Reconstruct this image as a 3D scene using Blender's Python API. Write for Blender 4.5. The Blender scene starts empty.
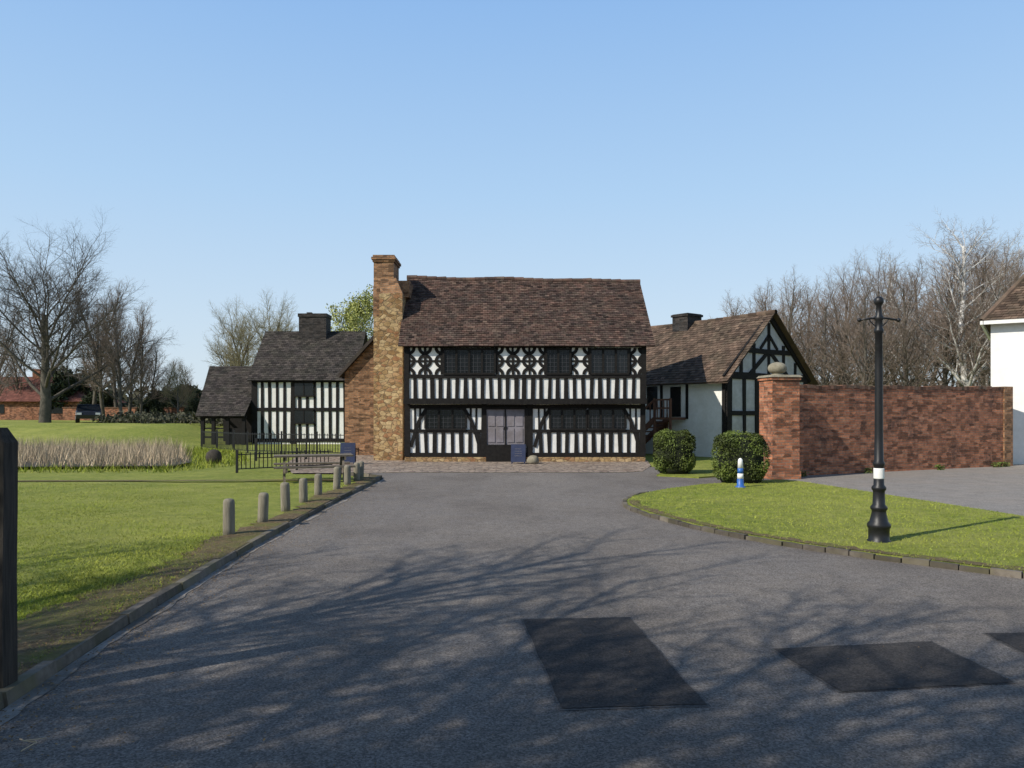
import bpy, math, random
import numpy as np
from mathutils import Vector, Matrix
R=random.Random(7); NR=np.random.default_rng(5)
S=bpy.context.scene; COL=S.collection
F=770.0; H=1.75
# ------------------------------------------------------------ materials
def newmat(name,rough=.85,spec=.3):
    m=bpy.data.materials.new(name); m.use_nodes=True
    n=m.node_tree.nodes; l=m.node_tree.links; b=n['Principled BSDF']
    b.inputs['Roughness'].default_value=rough
    b.inputs['Specular IOR Level'].default_value=spec
    return m,n,l,b
def ramp(n,cols,pos=None):
    r=n.new('ShaderNodeValToRGB'); e=r.color_ramp.elements
    k=len(cols)
    if pos is None: pos=[.3+.4*i/(k-1) for i in range(k)]
    e[0].position=pos[0]; e[0].color=(*cols[0],1)
    e[1].position=pos[1]; e[1].color=(*cols[1],1)
    for i in range(2,k):
        x=e.new(pos[i]); x.color=(*cols[i],1)
    return r
def noise(n,l,co,scale,detail=6,rough=.6):
    t=n.new('ShaderNodeTexNoise'); t.inputs['Scale'].default_value=scale
    t.inputs['Detail'].default_value=detail; t.inputs['Roughness'].default_value=rough
    l.new(co,t.inputs['Vector']); return t
def mix(n,l,mode,fac,a,b):
    x=n.new('ShaderNodeMix'); x.data_type='RGBA'; x.blend_type=mode
    if isinstance(fac,(int,float)): x.inputs[0].default_value=fac
    else: l.new(fac,x.inputs[0])
    for v,i in ((a,6),(b,7)):
        if isinstance(v,tuple): x.inputs[i].default_value=(*v,1)
        else: l.new(v,x.inputs[i])
    return x.outputs[2]
def bump(n,l,b,h,strength,dist):
    k=n.new('ShaderNodeBump'); k.inputs['Strength'].default_value=strength; k.inputs['Distance'].default_value=dist
    l.new(h,k.inputs['Height']); l.new(k.outputs[0],b.inputs['Normal'])
def tinted(n,l,col,lo,hi):
    a=n.new('ShaderNodeAttribute'); a.attribute_name='tint'
    mr=n.new('ShaderNodeMapRange'); mr.inputs[3].default_value=lo; mr.inputs[4].default_value=hi
    l.new(a.outputs['Fac'],mr.inputs[0])
    c=n.new('ShaderNodeCombineColor')
    for i in range(3): l.new(mr.outputs[0],c.inputs[i])
    return mix(n,l,'MULTIPLY',1.0,col,c.outputs[0])
def surf(name,cols,scale=5,rough=.85,bmp=None,big=None,tint=None,spec=.3,stretch=None,uv=False,speck=None):
    m,n,l,b=newmat(name,rough,spec)
    tc=n.new('ShaderNodeTexCoord'); co=tc.outputs['UV' if uv else 'Object']
    if stretch:
        mp=n.new('ShaderNodeMapping'); mp.inputs['Scale'].default_value=stretch; l.new(co,mp.inputs[0]); cs=mp.outputs[0]
    else: cs=co
    t=noise(n,l,cs,scale,8,.65)
    r=ramp(n,cols); l.new(t.outputs['Fac'],r.inputs[0]); c=r.outputs[0]
    if big:
        for e in big:
            sc,colr,fac=e[:3]; cc=co
            if len(e)>3:
                mp=n.new('ShaderNodeMapping'); mp.inputs['Scale'].default_value=e[3]; mp.inputs['Location'].default_value=(3.3*sc,1.7,0); l.new(co,mp.inputs[0]); cc=mp.outputs[0]
            g=noise(n,l,cc,sc,7,.65); rr=ramp(n,[(0,0,0),(fac,)*3],[.44,.60]); l.new(g.outputs['Fac'],rr.inputs[0])
            c=mix(n,l,'MIX',rr.outputs[0],c,colr)
    if speck:
        for (sc,lo,hi) in speck:
            v=n.new('ShaderNodeTexVoronoi'); v.inputs['Scale'].default_value=sc; l.new(co,v.inputs['Vector'])
            sp=n.new('ShaderNodeSeparateColor'); l.new(v.outputs['Color'],sp.inputs[0])
            q=ramp(n,[(lo,)*3,(1,1,1),(hi,)*3],[.05,.5,.97]); l.new(sp.outputs[0],q.inputs[0]); c=mix(n,l,'MULTIPLY',1.0,c,q.outputs[0])
    if tint: c=tinted(n,l,c,*tint)
    l.new(c,b.inputs['Base Color'])
    if bmp:
        t2=noise(n,l,cs,bmp[0],6,.7); bump(n,l,b,t2.outputs['Fac'],bmp[1],bmp[2])
    return m
def brickmat(name,c1,c2,mortar,w=.225,h=.075,ms=.009,weather=(.12,.07,.05),pale=(.36,.22,.14)):
    m,n,l,b=newmat(name,.9)
    tc=n.new('ShaderNodeTexCoord'); co=tc.outputs['UV']
    nz=noise(n,l,co,6,3); va=n.new('ShaderNodeVectorMath'); va.operation='MULTIPLY_ADD'
    l.new(nz.outputs['Color'],va.inputs[0]); va.inputs[1].default_value=(.012,.012,0); l.new(co,va.inputs[2])
    t=n.new('ShaderNodeTexBrick'); l.new(va.outputs[0],t.inputs['Vector'])
    t.inputs['Scale'].default_value=1; t.inputs['Brick Width'].default_value=w; t.inputs['Row Height'].default_value=h
    t.inputs['Mortar Size'].default_value=ms; t.inputs['Mortar Smooth'].default_value=.3; t.inputs['Bias'].default_value=-.1
    t.inputs['Color1'].default_value=(*c1,1); t.inputs['Color2'].default_value=(*c2,1); t.inputs['Mortar'].default_value=(*mortar,1)
    g=noise(n,l,co,1.1,10,.85); rr=ramp(n,[(0,0,0),(.9,)*3],[.49,.60]); l.new(g.outputs['Fac'],rr.inputs[0])
    c=mix(n,l,'MIX',rr.outputs[0],t.outputs['Color'],weather)
    g3=noise(n,l,co,2.7,9,.85); r3=ramp(n,[(0,0,0),(.7,)*3],[.52,.64]); l.new(g3.outputs['Color'],r3.inputs[0]); c=mix(n,l,'MIX',r3.outputs[0],c,pale)
    mp=n.new('ShaderNodeMapping'); mp.inputs['Scale'].default_value=(1/w,1/h,1); l.new(co,mp.inputs[0])
    v=n.new('ShaderNodeTexVoronoi'); v.inputs['Scale'].default_value=1; v.inputs['Randomness'].default_value=.5; l.new(mp.outputs[0],v.inputs['Vector'])
    sp=n.new('ShaderNodeSeparateColor'); l.new(v.outputs['Color'],sp.inputs[0]); q=ramp(n,[(.5,)*3,(1,1,1),(1.4,)*3],[.05,.5,.95]); l.new(sp.outputs[0],q.inputs[0])
    c=mix(n,l,'MULTIPLY',1.0,c,q.outputs[0])
    g2=noise(n,l,co,9,5,.7); rr2=ramp(n,[(.65,)*3,(1.2,)*3]); l.new(g2.outputs['Fac'],rr2.inputs[0])
    c=mix(n,l,'MULTIPLY',1.0,c,rr2.outputs[0])
    l.new(c,b.inputs['Base Color'])
    inv=n.new('ShaderNodeMath'); inv.operation='SUBTRACT'; inv.inputs[0].default_value=1; l.new(t.outputs['Fac'],inv.inputs[1])
    ad=n.new('ShaderNodeMath'); ad.operation='ADD'; l.new(inv.outputs[0],ad.inputs[0]); l.new(g2.outputs['Fac'],ad.inputs[1])
    bump(n,l,b,ad.outputs[0],.7,.012); return m
def stonemat(name,cols,mortar,scale=3.4,flat=1.8):
    m,n,l,b=newmat(name,.95)
    tc=n.new('ShaderNodeTexCoord'); mp=n.new('ShaderNodeMapping'); mp.inputs['Scale'].default_value=(1,flat,1); l.new(tc.outputs['UV'],mp.inputs[0])
    v=n.new('ShaderNodeTexVoronoi'); v.inputs['Scale'].default_value=scale; l.new(mp.outputs[0],v.inputs['Vector'])
    e=n.new('ShaderNodeTexVoronoi'); e.feature='DISTANCE_TO_EDGE'; e.inputs['Scale'].default_value=scale; l.new(mp.outputs[0],e.inputs['Vector'])
    r=ramp(n,cols,[.1+.8*i/(len(cols)-1) for i in range(len(cols))]); sp=n.new('ShaderNodeSeparateColor'); l.new(v.outputs['Color'],sp.inputs[0]); l.new(sp.outputs[0],r.inputs[0])
    er=ramp(n,[(0,0,0),(1,1,1)],[.01,.07]); l.new(e.outputs['Distance'],er.inputs[0])
    c=mix(n,l,'MIX',er.outputs[0],mortar,r.outputs[0])
    g=noise(n,l,tc.outputs['UV'],7,6,.7); rr=ramp(n,[(.5,)*3,(1.3,)*3]); l.new(g.outputs['Fac'],rr.inputs[0])
    c=mix(n,l,'MULTIPLY',1.0,c,rr.outputs[0]); l.new(c,b.inputs['Base Color'])
    bump(n,l,b,er.outputs[0],.6,.02); return m
M={}
M['grass']=surf('grass_turf',[(.10,.14,.014),(.20,.235,.03),(.33,.34,.07)],7,.95,(60,.9,.04),[(.22,(.34,.34,.075),.7),(.9,(.13,.17,.022),.5),(3.2,(.29,.29,.075),.4)])
M['blade']=surf('grass_blade',[(.14,.20,.016),(.34,.37,.05)],.9,.7,None,[(.3,(.36,.36,.07),.55),(1.3,(.13,.18,.022),.45)],tint=(.55,1.5),spec=.12)
M['asphalt']=surf('worn_asphalt',[(.085,.074,.067),(.165,.148,.134),(.25,.226,.205)],60,.93,(110,.9,.010),[(.16,(.215,.19,.165),.7,(1,.35,1)),(.55,(.105,.09,.078),.65,(1,.6,1)),(1.9,(.185,.16,.135),.55),(7,(.12,.105,.092),.5)],speck=[(95,.6,1.5)])
M['patch']=surf('dark_patched_asphalt',[(.018,.017,.017),(.034,.031,.030),(.056,.052,.049)],100,.95,(130,.8,.008),[(.9,(.05,.044,.04),.6),(6,(.055,.049,.045),.4)],speck=[(90,.6,1.5)])
M['drive']=surf('pale_asphalt',[(.17,.155,.14),(.23,.21,.19),(.29,.27,.245)],60,.93,(120,.7,.008),[(.5,(.26,.225,.19),.65),(2.5,(.16,.145,.125),.45)],speck=[(70,.75,1.3)])
M['seal']=surf('bitumen_seal',[(.012,.012,.013),(.16,.145,.13)],30,.75)
M['cobble']=stonemat('cobble_stone',[(.22,.16,.12),(.38,.30,.23),(.28,.22,.175)],(.10,.085,.07),4.0,1.0)
M['soil']=surf('soil_and_moss',[(.06,.042,.022),(.14,.10,.052),(.22,.165,.09)],14,1,(50,.9,.03),[(1.5,(.14,.15,.03),.6)])
M['mud']=surf('dark_wet_mud',[(.035,.028,.018),(.08,.065,.04)],6,.6,(30,.6,.02))
M['kerb']=surf('kerb_stone',[(.09,.075,.058),(.19,.165,.135)],12,.95,(50,.5,.006),[(3,(.10,.09,.045),.7)],tint=(.55,1.25))
M['gut']=surf('gutter_concrete',[(.18,.165,.145),(.34,.31,.275)],8,.95,(50,.5,.006),[(1.3,(.12,.105,.085),.9)])
M['leafd']=surf('dead_leaf',[(.14,.08,.03),(.3,.19,.08)],30,.9,tint=(.5,1.4))
M['reed']=surf('dry_reed',[(.38,.29,.185),(.58,.47,.32)],3,.9,tint=(.45,1.3))
M['plaster']=surf('white_limewash',[(.70,.685,.64),(.83,.81,.77)],5,.9,(12,.4,.02),[(1.2,(.61,.58,.51),.4)])
M['plastershade']=surf('shaded_limewash',[(.36,.36,.35),(.5,.5,.49)],5,.9,(12,.4,.02),[(2,(.3,.3,.28),.5)])  # white limewash turned grey, the gable's shade put into the colour
M['black']=surf('black_tarred_oak',[(.007,.006,.006),(.018,.016,.014)],10,.8,(30,.5,.01),spec=.2)
M['dkwin']=surf('leaded_glass',[(.006,.007,.008),(.014,.016,.018)],3,.2,spec=.4)
M['lead']=surf('lead_came',[(.035,.035,.04),(.07,.07,.075)],30,.6)
M['door']=surf('grey_painted_door',[(.17,.15,.165),(.25,.23,.245)],4,.75,None,[(3,(.13,.11,.10),.5)])
M['tile']=surf('clay_roof_tile',[(.036,.024,.021),(.072,.045,.037),(.13,.075,.055)],2.2,.95,(40,.4,.01),[(.9,(.045,.03,.026),.8),(1.7,(.12,.06,.042),.5),(6,(.15,.12,.085),.35)],tint=(.35,1.65))
M['tilew']=surf('brown_roof_tile',[(.075,.050,.036),(.12,.08,.057),(.17,.12,.085)],2.2,.95,(40,.4,.01),[(1.2,(.08,.062,.042),.7)],tint=(.4,1.55))
M['tiled']=surf('dark_roof_tile',[(.03,.026,.024),(.055,.045,.040),(.085,.07,.056)],2.2,.95,(40,.4,.01),[(1.6,(.04,.038,.028),.6)],tint=(.4,1.55))
M['tiler']=surf('red_roof_tile',[(.14,.055,.042),(.21,.085,.062)],2.2,.95,(40,.4,.01),tint=(.6,1.3))
M['brick']=brickmat('weathered_red_brick',(.43,.165,.08),(.28,.10,.055),(.22,.165,.12),weather=(.10,.055,.04))
M['brickor']=brickmat('orange_brown_brick',(.32,.165,.08),(.23,.115,.058),(.22,.16,.11),weather=(.14,.085,.048),pale=(.32,.21,.11))
M['brickdk']=brickmat('sooty_brick',(.05,.04,.035),(.035,.03,.028),(.05,.045,.04),weather=(.03,.03,.03),pale=(.06,.05,.04))
M['stone']=stonemat('sandstone_rubble',[(.24,.14,.06),(.42,.28,.13),(.5,.36,.19),(.3,.15,.07)],(.2,.14,.08),4.5,1.7)
M['cap']=surf('lichened_stone',[(.16,.14,.10),(.30,.27,.2)],9,.95,(40,.6,.01))
M['wood']=surf('weathered_timber',[(.13,.115,.085),(.28,.25,.19)],6,.9,(25,.6,.01),stretch=(6,6,.6),tint=(.8,1.2))
M['woodh']=surf('weathered_plank',[(.09,.075,.055),(.19,.16,.12)],9,.9,(25,.6,.01),tint=(.7,1.3))
M['woodd']=surf('dark_post_timber',[(.02,.018,.015),(.085,.07,.055)],6,.9,(25,.9,.015),stretch=(8,8,.5))
M['woodr']=surf('red_brown_timber',[(.10,.045,.03),(.18,.085,.05)],9,.8)
M['iron']=surf('black_painted_iron',[(.006,.006,.007),(.014,.014,.015)],12,.45,(60,.3,.003),spec=.4)
M['whitep']=surf('white_paint',[(.72,.71,.68),(.82,.81,.78)],8,.7,big=[(1.1,(.68,.66,.61),.5)])
M['blue']=surf('blue_plastic',[(.02,.09,.32),(.03,.13,.42)],5,.45,spec=.5)
M['navy']=surf('navy_sign_paint',[(.014,.02,.05),(.024,.034,.075)],5,.6)
M['bark']=surf('grey_bark',[(.06,.052,.042),(.13,.115,.092)],4,.95,(12,.7,.02))
M['barkb']=surf('brown_twig',[(.16,.12,.092),(.25,.195,.155)],2,.95)
M['barkd']=surf('dark_twig',[(.065,.055,.046),(.11,.095,.082)],2,.95)
M['birch']=surf('birch_bark',[(.50,.48,.45),(.70,.68,.64)],3,.8,big=[(4,(.14,.13,.12),.7)])
M['olive']=surf('olive_twig',[(.17,.15,.075),(.28,.24,.13)],2,.95)
M['leafy']=surf('spring_leaf',[(.26,.29,.07),(.42,.42,.14)],1,.8,tint=(.6,1.3))
M['leafk']=surf('evergreen_leaf',[(.018,.028,.012),(.045,.055,.025)],1,.9,tint=(.5,1.5))
M['leafh']=surf('box_hedge_leaf',[(.045,.068,.013),(.12,.15,.028)],3,.6,tint=(.35,1.8))
M['core']=surf('hedge_inner_shade',[(.01,.014,.006),(.02,.024,.01)],3,1)
M['scrub']=surf('brown_scrub',[(.12,.095,.07),(.19,.155,.12)],.3,1,tint=(.5,1.4))
M['scrubg']=surf('distant_foliage',[(.045,.05,.03),(.10,.095,.062)],.15,1,tint=(.5,1.4))
M['carp']=surf('dark_car_paint',[(.010,.012,.016),(.016,.018,.023)],3,.3,spec=.5)
M['tyre']=surf('tyre_rubber',[(.015,.015,.015),(.03,.03,.03)],20,.9)
M['lampg']=surf('headlight_glass',[(.5,.5,.5),(.7,.7,.7)],3,.2,spec=.6)
M['orange']=surf('orange_alarm_plastic',[(.6,.2,.03),(.7,.25,.04)],3,.5)
M['coping']=surf('brick_coping',[(.10,.05,.035),(.24,.115,.07)],9,.95,(40,.4,.01),[(2,(.08,.08,.06),.6)],tint=(.45,1.4))
# ------------------------------------------------------------ mesh builder
class MB:
    def __init__(s): s.v=[];s.f=[];s.m=[];s.t=[]
    def poly(s,pts,m=0,t=.5):
        k=len(s.v); s.v+= [tuple(p) for p in pts]; s.f.append(tuple(range(k,k+len(pts)))); s.m.append(m); s.t.append(t)
    def hexa(s,p,m=0,t=.5):
        k=len(s.v); s.v+=[tuple(q) for q in p]
        for a in ((0,3,2,1),(4,5,6,7),(0,1,5,4),(1,2,6,5),(2,3,7,6),(3,0,4,7)):
            s.f.append(tuple(k+i for i in a)); s.m.append(m); s.t.append(t)
    def box(s,x0,x1,y0,y1,z0,z1,m=0,t=.5):
        s.hexa([(x0,y0,z0),(x1,y0,z0),(x1,y1,z0),(x0,y1,z0),(x0,y0,z1),(x1,y0,z1),(x1,y1,z1),(x0,y1,z1)],m,t)
    def prism(s,pz,y0,y1,m=0,t=.5):
        n=len(pz); k=len(s.v)
        s.v+=[(x,y0,z) for x,z in pz]+[(x,y1,z) for x,z in pz]
        s.f.append(tuple(range(k,k+n))); s.f.append(tuple(range(k+2*n-1,k+n-1,-1)))
        for i in range(n):
            j=(i+1)%n; s.f.append((k+j,k+i,k+n+i,k+n+j))
        s.m+=[m]*(n+2); s.t+=[t]*(n+2)
    def extr(s,pxy,z0,z1,m=0,t=.5):
        n=len(pxy); k=len(s.v)
        s.v+=[(x,y,z0) for x,y in pxy]+[(x,y,z1) for x,y in pxy]
        s.f.append(tuple(range(k+n,k+2*n))); s.f.append(tuple(range(k+n-1,k-1,-1)))
        for i in range(n):
            j=(i+1)%n; s.f.append((k+i,k+j,k+n+j,k+n+i))
        s.m+=[m]*(n+2); s.t+=[t]*(n+2)
    def beam(s,a,b,w,y0,y1,m=0):
        dx,dz=b[0]-a[0],b[1]-a[1]; L=math.hypot(dx,dz); nx,nz=-dz/L*w/2,dx/L*w/2
        s.prism([(a[0]-nx,a[1]-nz),(b[0]-nx,b[1]-nz),(b[0]+nx,b[1]+nz),(a[0]+nx,a[1]+nz)],y0,y1,m)
    def bar(s,a,b,w,h=None,m=0,t=.5):
        a=Vector(a);b=Vector(b);h=h or w;d=(b-a).normalized()
        u=d.cross(Vector((0,0,1)));
        if u.length<.01:u=Vector((1,0,0))
        u.normalize();v=u.cross(d); u=u*w/2; v=v*h/2
        s.hexa([a-u-v,a+u-v,b+u-v,b-u-v,a-u+v,a+u+v,b+u+v,b-u+v],m,t)
    def arc(s,cx,cz,r0,r1,a0,a1,y0,y1,m=0,n=5):
        for i in range(n):
            p=a0+(a1-a0)*i/n;q=a0+(a1-a0)*(i+1)/n
            s.prism([(cx+r0*math.cos(p),cz+r0*math.sin(p)),(cx+r1*math.cos(p),cz+r1*math.sin(p)),(cx+r1*math.cos(q),cz+r1*math.sin(q)),(cx+r0*math.cos(q),cz+r0*math.sin(q))],y0,y1,m)
    def tube(s,pts,rad,n=5,m=0,t=.5,cap=False):
        k=len(s.v); P=[Vector(p) for p in pts]; ref=Vector((.31,.17,.93)) 
        d0=(P[-1]-P[0]).normalized()
        if abs(d0.dot(ref))>.9: ref=Vector((.9,.3,-.1))
        for i,p in enumerate(P):
            d=(P[min(i+1,len(P)-1)]-P[max(i-1,0)]).normalized()
            u=d.cross(ref).normalized(); w=d.cross(u)
            for j in range(n):
                a=2*math.pi*j/n; q=p+(u*math.cos(a)+w*math.sin(a))*rad[i]; s.v.append((q.x,q.y,q.z))
        for i in range(len(P)-1):
            for j in range(n):
                j2=(j+1)%n; s.f.append((k+i*n+j,k+i*n+j2,k+(i+1)*n+j2,k+(i+1)*n+j)); s.m.append(m); s.t.append(t)
        if cap:
            s.f.append(tuple(range(k+n-1,k-1,-1))); s.m.append(m); s.t.append(t)
            e=k+(len(P)-1)*n; s.f.append(tuple(range(e,e+n))); s.m.append(m); s.t.append(t)
    def lathe(s,prof,c=(0,0,0),n=16,m=0,t=.5):
        k=len(s.v)
        for r,z in prof:
            for j in range(n):
                a=2*math.pi*j/n; s.v.append((c[0]+r*math.cos(a),c[1]+r*math.sin(a),c[2]+z))
        for i in range(len(prof)-1):
            for j in range(n):
                j2=(j+1)%n; s.f.append((k+i*n+j,k+i*n+j2,k+(i+1)*n+j2,k+(i+1)*n+j)); s.m.append(m); s.t.append(t)
        s.f.append(tuple(range(k+n-1,k-1,-1))); s.m.append(m); s.t.append(t)
        e=k+(len(prof)-1)*n; s.f.append(tuple(range(e,e+n))); s.m.append(m); s.t.append(t)
    def tiles(s,A,B,C,D,gauge=.13,w=.19,sag=0,m=0,seed=1):
        r=random.Random(seed); A,B,C,D=map(Vector,(A,B,C,D))
        nrm=(B-A).cross(D-A).normalized()
        rows=max(2,int(((D-A).length+(C-B).length)/2/gauge)); 
        def P(u,v):
            q=(A*(1-u)+B*u)*(1-v)+(D*(1-u)+C*u)*v
            q=q+Vector((0,0,-sag*(math.sin(math.pi*u)*.8+.35*math.sin(7*u+1.3)+.2*math.sin(17*u+4*v))*(.35+.65*v)))
            return q
        for i in range(rows):
            v0=i/rows; v1=min(1,(i+1.25)/rows); wd=(P(1,v0)-P(0,v0)).length
            if wd<.05: continue
            nc=max(1,int(wd/w)); off=.5/nc if i%2 else 0
            for j in range(nc+(1 if i%2 else 0)):
                u0=max(0,j/nc-off); u1=min(1,(j+1)/nc-off)
                if u1-u0<.002: continue
                g=(u1-u0)*.03; lift=.028+r.uniform(-.004,.012); t=min(1,max(0,r.gauss(.45,.22)))
                dv=r.uniform(-.07,.07)/rows
                a=P(u0+g,v0+dv);b=P(u1-g,v0+dv);c=P(u1-g,v1);d=P(u0+g,v1)
                a2=a+nrm*(lift);b2=b+nrm*(lift+r.uniform(-.004,.004));c2=c+nrm*.006;d2=d+nrm*.006
                k=len(s.v); s.v+=[tuple(x) for x in (a,b,a2,b2,c2,d2,c,d)]
                for f in ((k+2,k+3,k+4,k+5),(k,k+1,k+3,k+2),(k+1,k+6,k+4,k+3),(k,k+2,k+5,k+7)):
                    s.f.append(f); s.m.append(m); s.t.append(t)
    def mesh(s,name,mats,smooth=False,uv=False):
        me=bpy.data.meshes.new(name); me.from_pydata(s.v,[],s.f)
        for x in mats: me.materials.append(M[x] if isinstance(x,str) else x)
        if len(mats)>1: me.polygons.foreach_set('material_index',s.m)
        a=me.attributes.new('tint','FLOAT','FACE'); a.data.foreach_set('value',s.t)
        if smooth: me.polygons.foreach_set('use_smooth',[True]*len(s.f))
        if uv: douv(me)
        me.update(); return me
def douv(me):
    ul=me.uv_layers.new(name='UVMap'); Z=Vector((0,0,1)); vs=me.vertices; dat=ul.data
    for p in me.polygons:
        n=p.normal
        if abs(n.z)>.95: t=Vector((1,0,0)); b=Vector((0,1,0))
        else: t=Z.cross(n).normalized(); b=n.cross(t)
        for li,vi in zip(p.loop_indices,p.vertices):
            c=vs[vi].co; dat[li].uv=(t.dot(c)+n.x*3.1,b.dot(c))
def npmesh(name,verts,k,mat,tint):
    n=len(verts); me=bpy.data.meshes.new(name); me.vertices.add(n); me.vertices.foreach_set('co',verts.astype(np.float32).ravel())
    me.loops.add(n); me.loops.foreach_set('vertex_index',np.arange(n,dtype=np.int32))
    me.polygons.add(n//k); me.polygons.foreach_set('loop_start',np.arange(0,n,k,dtype=np.int32)); 
    me.materials.append(M[mat]); a=me.attributes.new('tint','FLOAT','FACE'); a.data.foreach_set('value',tint.astype(np.float32))
    me.update(calc_edges=True); me.validate(); return me
def thing(name,label,cat,loc=(0,0,0),rot=0,group=None):
    e=bpy.data.objects.new(name,None); e.location=loc; e.rotation_euler=(0,0,rot); e.empty_display_size=.3
    e['label']=label; e['category']=cat
    if group: e['group']=group
    COL.objects.link(e); return e
def part(par,name,me,world=False,label=None):
    o=bpy.data.objects.new(name,me); COL.objects.link(o); o.parent=par
    if world and par.type=='EMPTY': o.matrix_parent_inverse=Matrix.Translation(par.location).inverted()
    if label: o['label']=label
    return o
def solo(name,me,label,cat,loc=(0,0,0),rot=0,group=None):
    o=bpy.data.objects.new(name,me); COL.objects.link(o); o.location=loc; o.rotation_euler=(0,0,rot)
    o['label']=label;o['category']=cat
    if group:o['group']=group
    return o
def struct(name,me,kind='structure',label=None):
    o=bpy.data.objects.new(name,me); COL.objects.link(o); o['kind']=kind
    if label: o['label']=label
    return o
def copything(src,loc,rot=0,scale=(1,1,1),label=None):
    c=src.copy(); COL.objects.link(c); c.location=loc; c.rotation_euler=(0,0,rot); c.scale=scale
    if label: c['label']=label
    def rec(a,b):
        for ch in list(a.children):
            k=ch.copy(); COL.objects.link(k); k.parent=b; rec(ch,k)
    rec(src,c); return c
def sm(a,b,x):
    t=min(1,max(0,(x-a)/(b-a))); return t*t*(3-2*t)
# ------------------------------------------------------------ terrain
def hgt(x,y):
    h=1.05*sm(37.5,49,y)*sm(-16.5,-21.5,x)
    h+=.12*sm(30,60,y)*math.sin(x*.21+1)*math.sin(y*.17)*sm(-16,-20,x)
    return h
xs=[-1500,-800,-400,-220,-140,-100]+[x*1.25 for x in range(-64,65)]+[100,140,220,400,800,1500]
ys=[-1500,-500,-150,-60]+[y*1.25 for y in range(-24,100)]+[140,180,260,400,800,1500]
mb=MB(); nx=len(xs)
mb.v=[(x,y,hgt(x,y)-.03) for y in ys for x in xs]
for j in range(len(ys)-1):
    for i in range(nx-1): mb.f.append((j*nx+i,j*nx+i+1,(j+1)*nx+i+1,(j+1)*nx+i)); mb.m.append(0); mb.t.append(.5)
struct('ground',mb.mesh('ground',['grass'],True))
def kx(y):
    P=[(-30,-1.6),(0,-2.6),(4.46,-2.99),(6.36,-3.16),(9.84,-3.36),(14,-3.42),(20.2,-3.42),(60,-3.42)]
    for (a,b),(c,d) in zip(P,P[1:]):
        if y<=c: return b+(d-b)*(y-a)/(c-a)
    return P[-1][1]
def sheet(name,pts,z,mat,uv=False,kind='structure'):
    m=MB(); m.poly([(x,y,z) for x,y in pts]); return struct(name,m.mesh(name,[mat],uv=uv),kind)
rp=[(kx(y),y) for y in (-30,0,4.46,6.36,9.84,14,20.2)]
road=[(60,-30)]+[(60,25)]+[(4.0,25),(3.9,23),(3.2,22.6),(-3.2,22.6),(-4.4,22.3)]+[(-4.5,21.9),(-3.9,21.3),(-3.5,20.8)]+rp[::-1]
sheet('road',road,.0,'asphalt')
sheet('forecourt_paving',[(-6.4,22.35),(-4.4,22.3),(-3.2,22.6),(3.2,22.6),(3.9,23),(4.6,25.5),(5,28.5),(-9,33),(-7.9,27)],.008,'cobble',True)
drive=[(7.25,21.5),(7.1,19.9),(7.7,16.6),(8.45,12.6),(9.3,8.5),(9.6,4.5),(45,4.5),(45,30),(16,26),(8.0,21.6)]
sheet('driveway',drive,.006,'drive')
def patch(pts,nm='road_patch'):
    rr=random.Random(len(pts)+int(pts[0][0]*10)); out=[]
    for (a,b),(c,d) in zip(pts,pts[1:]+pts[:1]):
        for i in range(10):
            t=i/10; out.append((a+(c-a)*t+rr.uniform(-.008,.008),b+(d-b)*t+rr.uniform(-.008,.008)))
    cx=sum(p[0] for p in out)/len(out);cy=sum(p[1] for p in out)/len(out)
    big=[(cx+(x-cx)*1.035,cy+(y-cy)*1.025) for x,y in out]
    sheet('road_patch_edge',big,.004,'seal'); sheet(nm,out,.008,'patch')
patch([(.30,4.55),(1.16,4.61),(1.007,6.57),(.085,6.51)])
patch([(2.06,4.81),(3.26,4.99),(3.19,5.88),(1.93,5.69)])
patch([(3.72,5.55),(4.9,5.6),(4.9,6.15),(3.75,6.1)])
mb=MB(); offs=[0,.06,.2,.4,.8,1.4,2.2,3.2,4.5,6,8,11,15,20,26,34,44,56,70]
yy=[-30,-15,-6,-2,0]+[i*.6 for i in range(1,66)]
def lz(x,y):
    b=.07*(1-sm(19.0,21.5,y)*.9)
    return b+.02*math.sin(x*.9+y*.6)*sm(.3,2,kx(y)-x)*(1-sm(19,22,y))+hgt(x,y)
for y in yy:
    for o in offs:
        x=kx(min(y,22))-.1-o-(3.2*sm(20.2,22.5,y) ); mb.v.append((x,y,lz(x,y)))
n=len(offs)
for j in range(len(yy)-1):
    for i in range(n-1): mb.f.append((j*n+i,(j+1)*n+i,(j+1)*n+i+1,j*n+i+1)[::-1]); mb.m.append(0); mb.t.append(.5)
struct('lawn',mb.mesh('lawn',['grass'],True))
mb=MB(); rr=random.Random(3); prev=None
for i in range(0,161):
    y=i*.125; w=.36+.22*(1-sm(8,12,y))+.10*math.sin(y*1.3)+rr.uniform(-.1,.1); x=kx(y)-.1
    cur=((x+.05,y,.078),(x-w*.5,y,.092),(x-w,y,.081))
    if prev:
        mb.poly([prev[0],cur[0],cur[1],prev[1]][::-1]);mb.poly([prev[1],cur[1],cur[2],prev[2]][::-1])
    prev=cur
struct('soil_verge',mb.mesh('soil_verge',['soil'],True))
sheet('footpath',[(-16,18.4),(-4.3,18.9),(-4.3,19.15),(-16,18.7)],.1,'soil')
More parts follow.
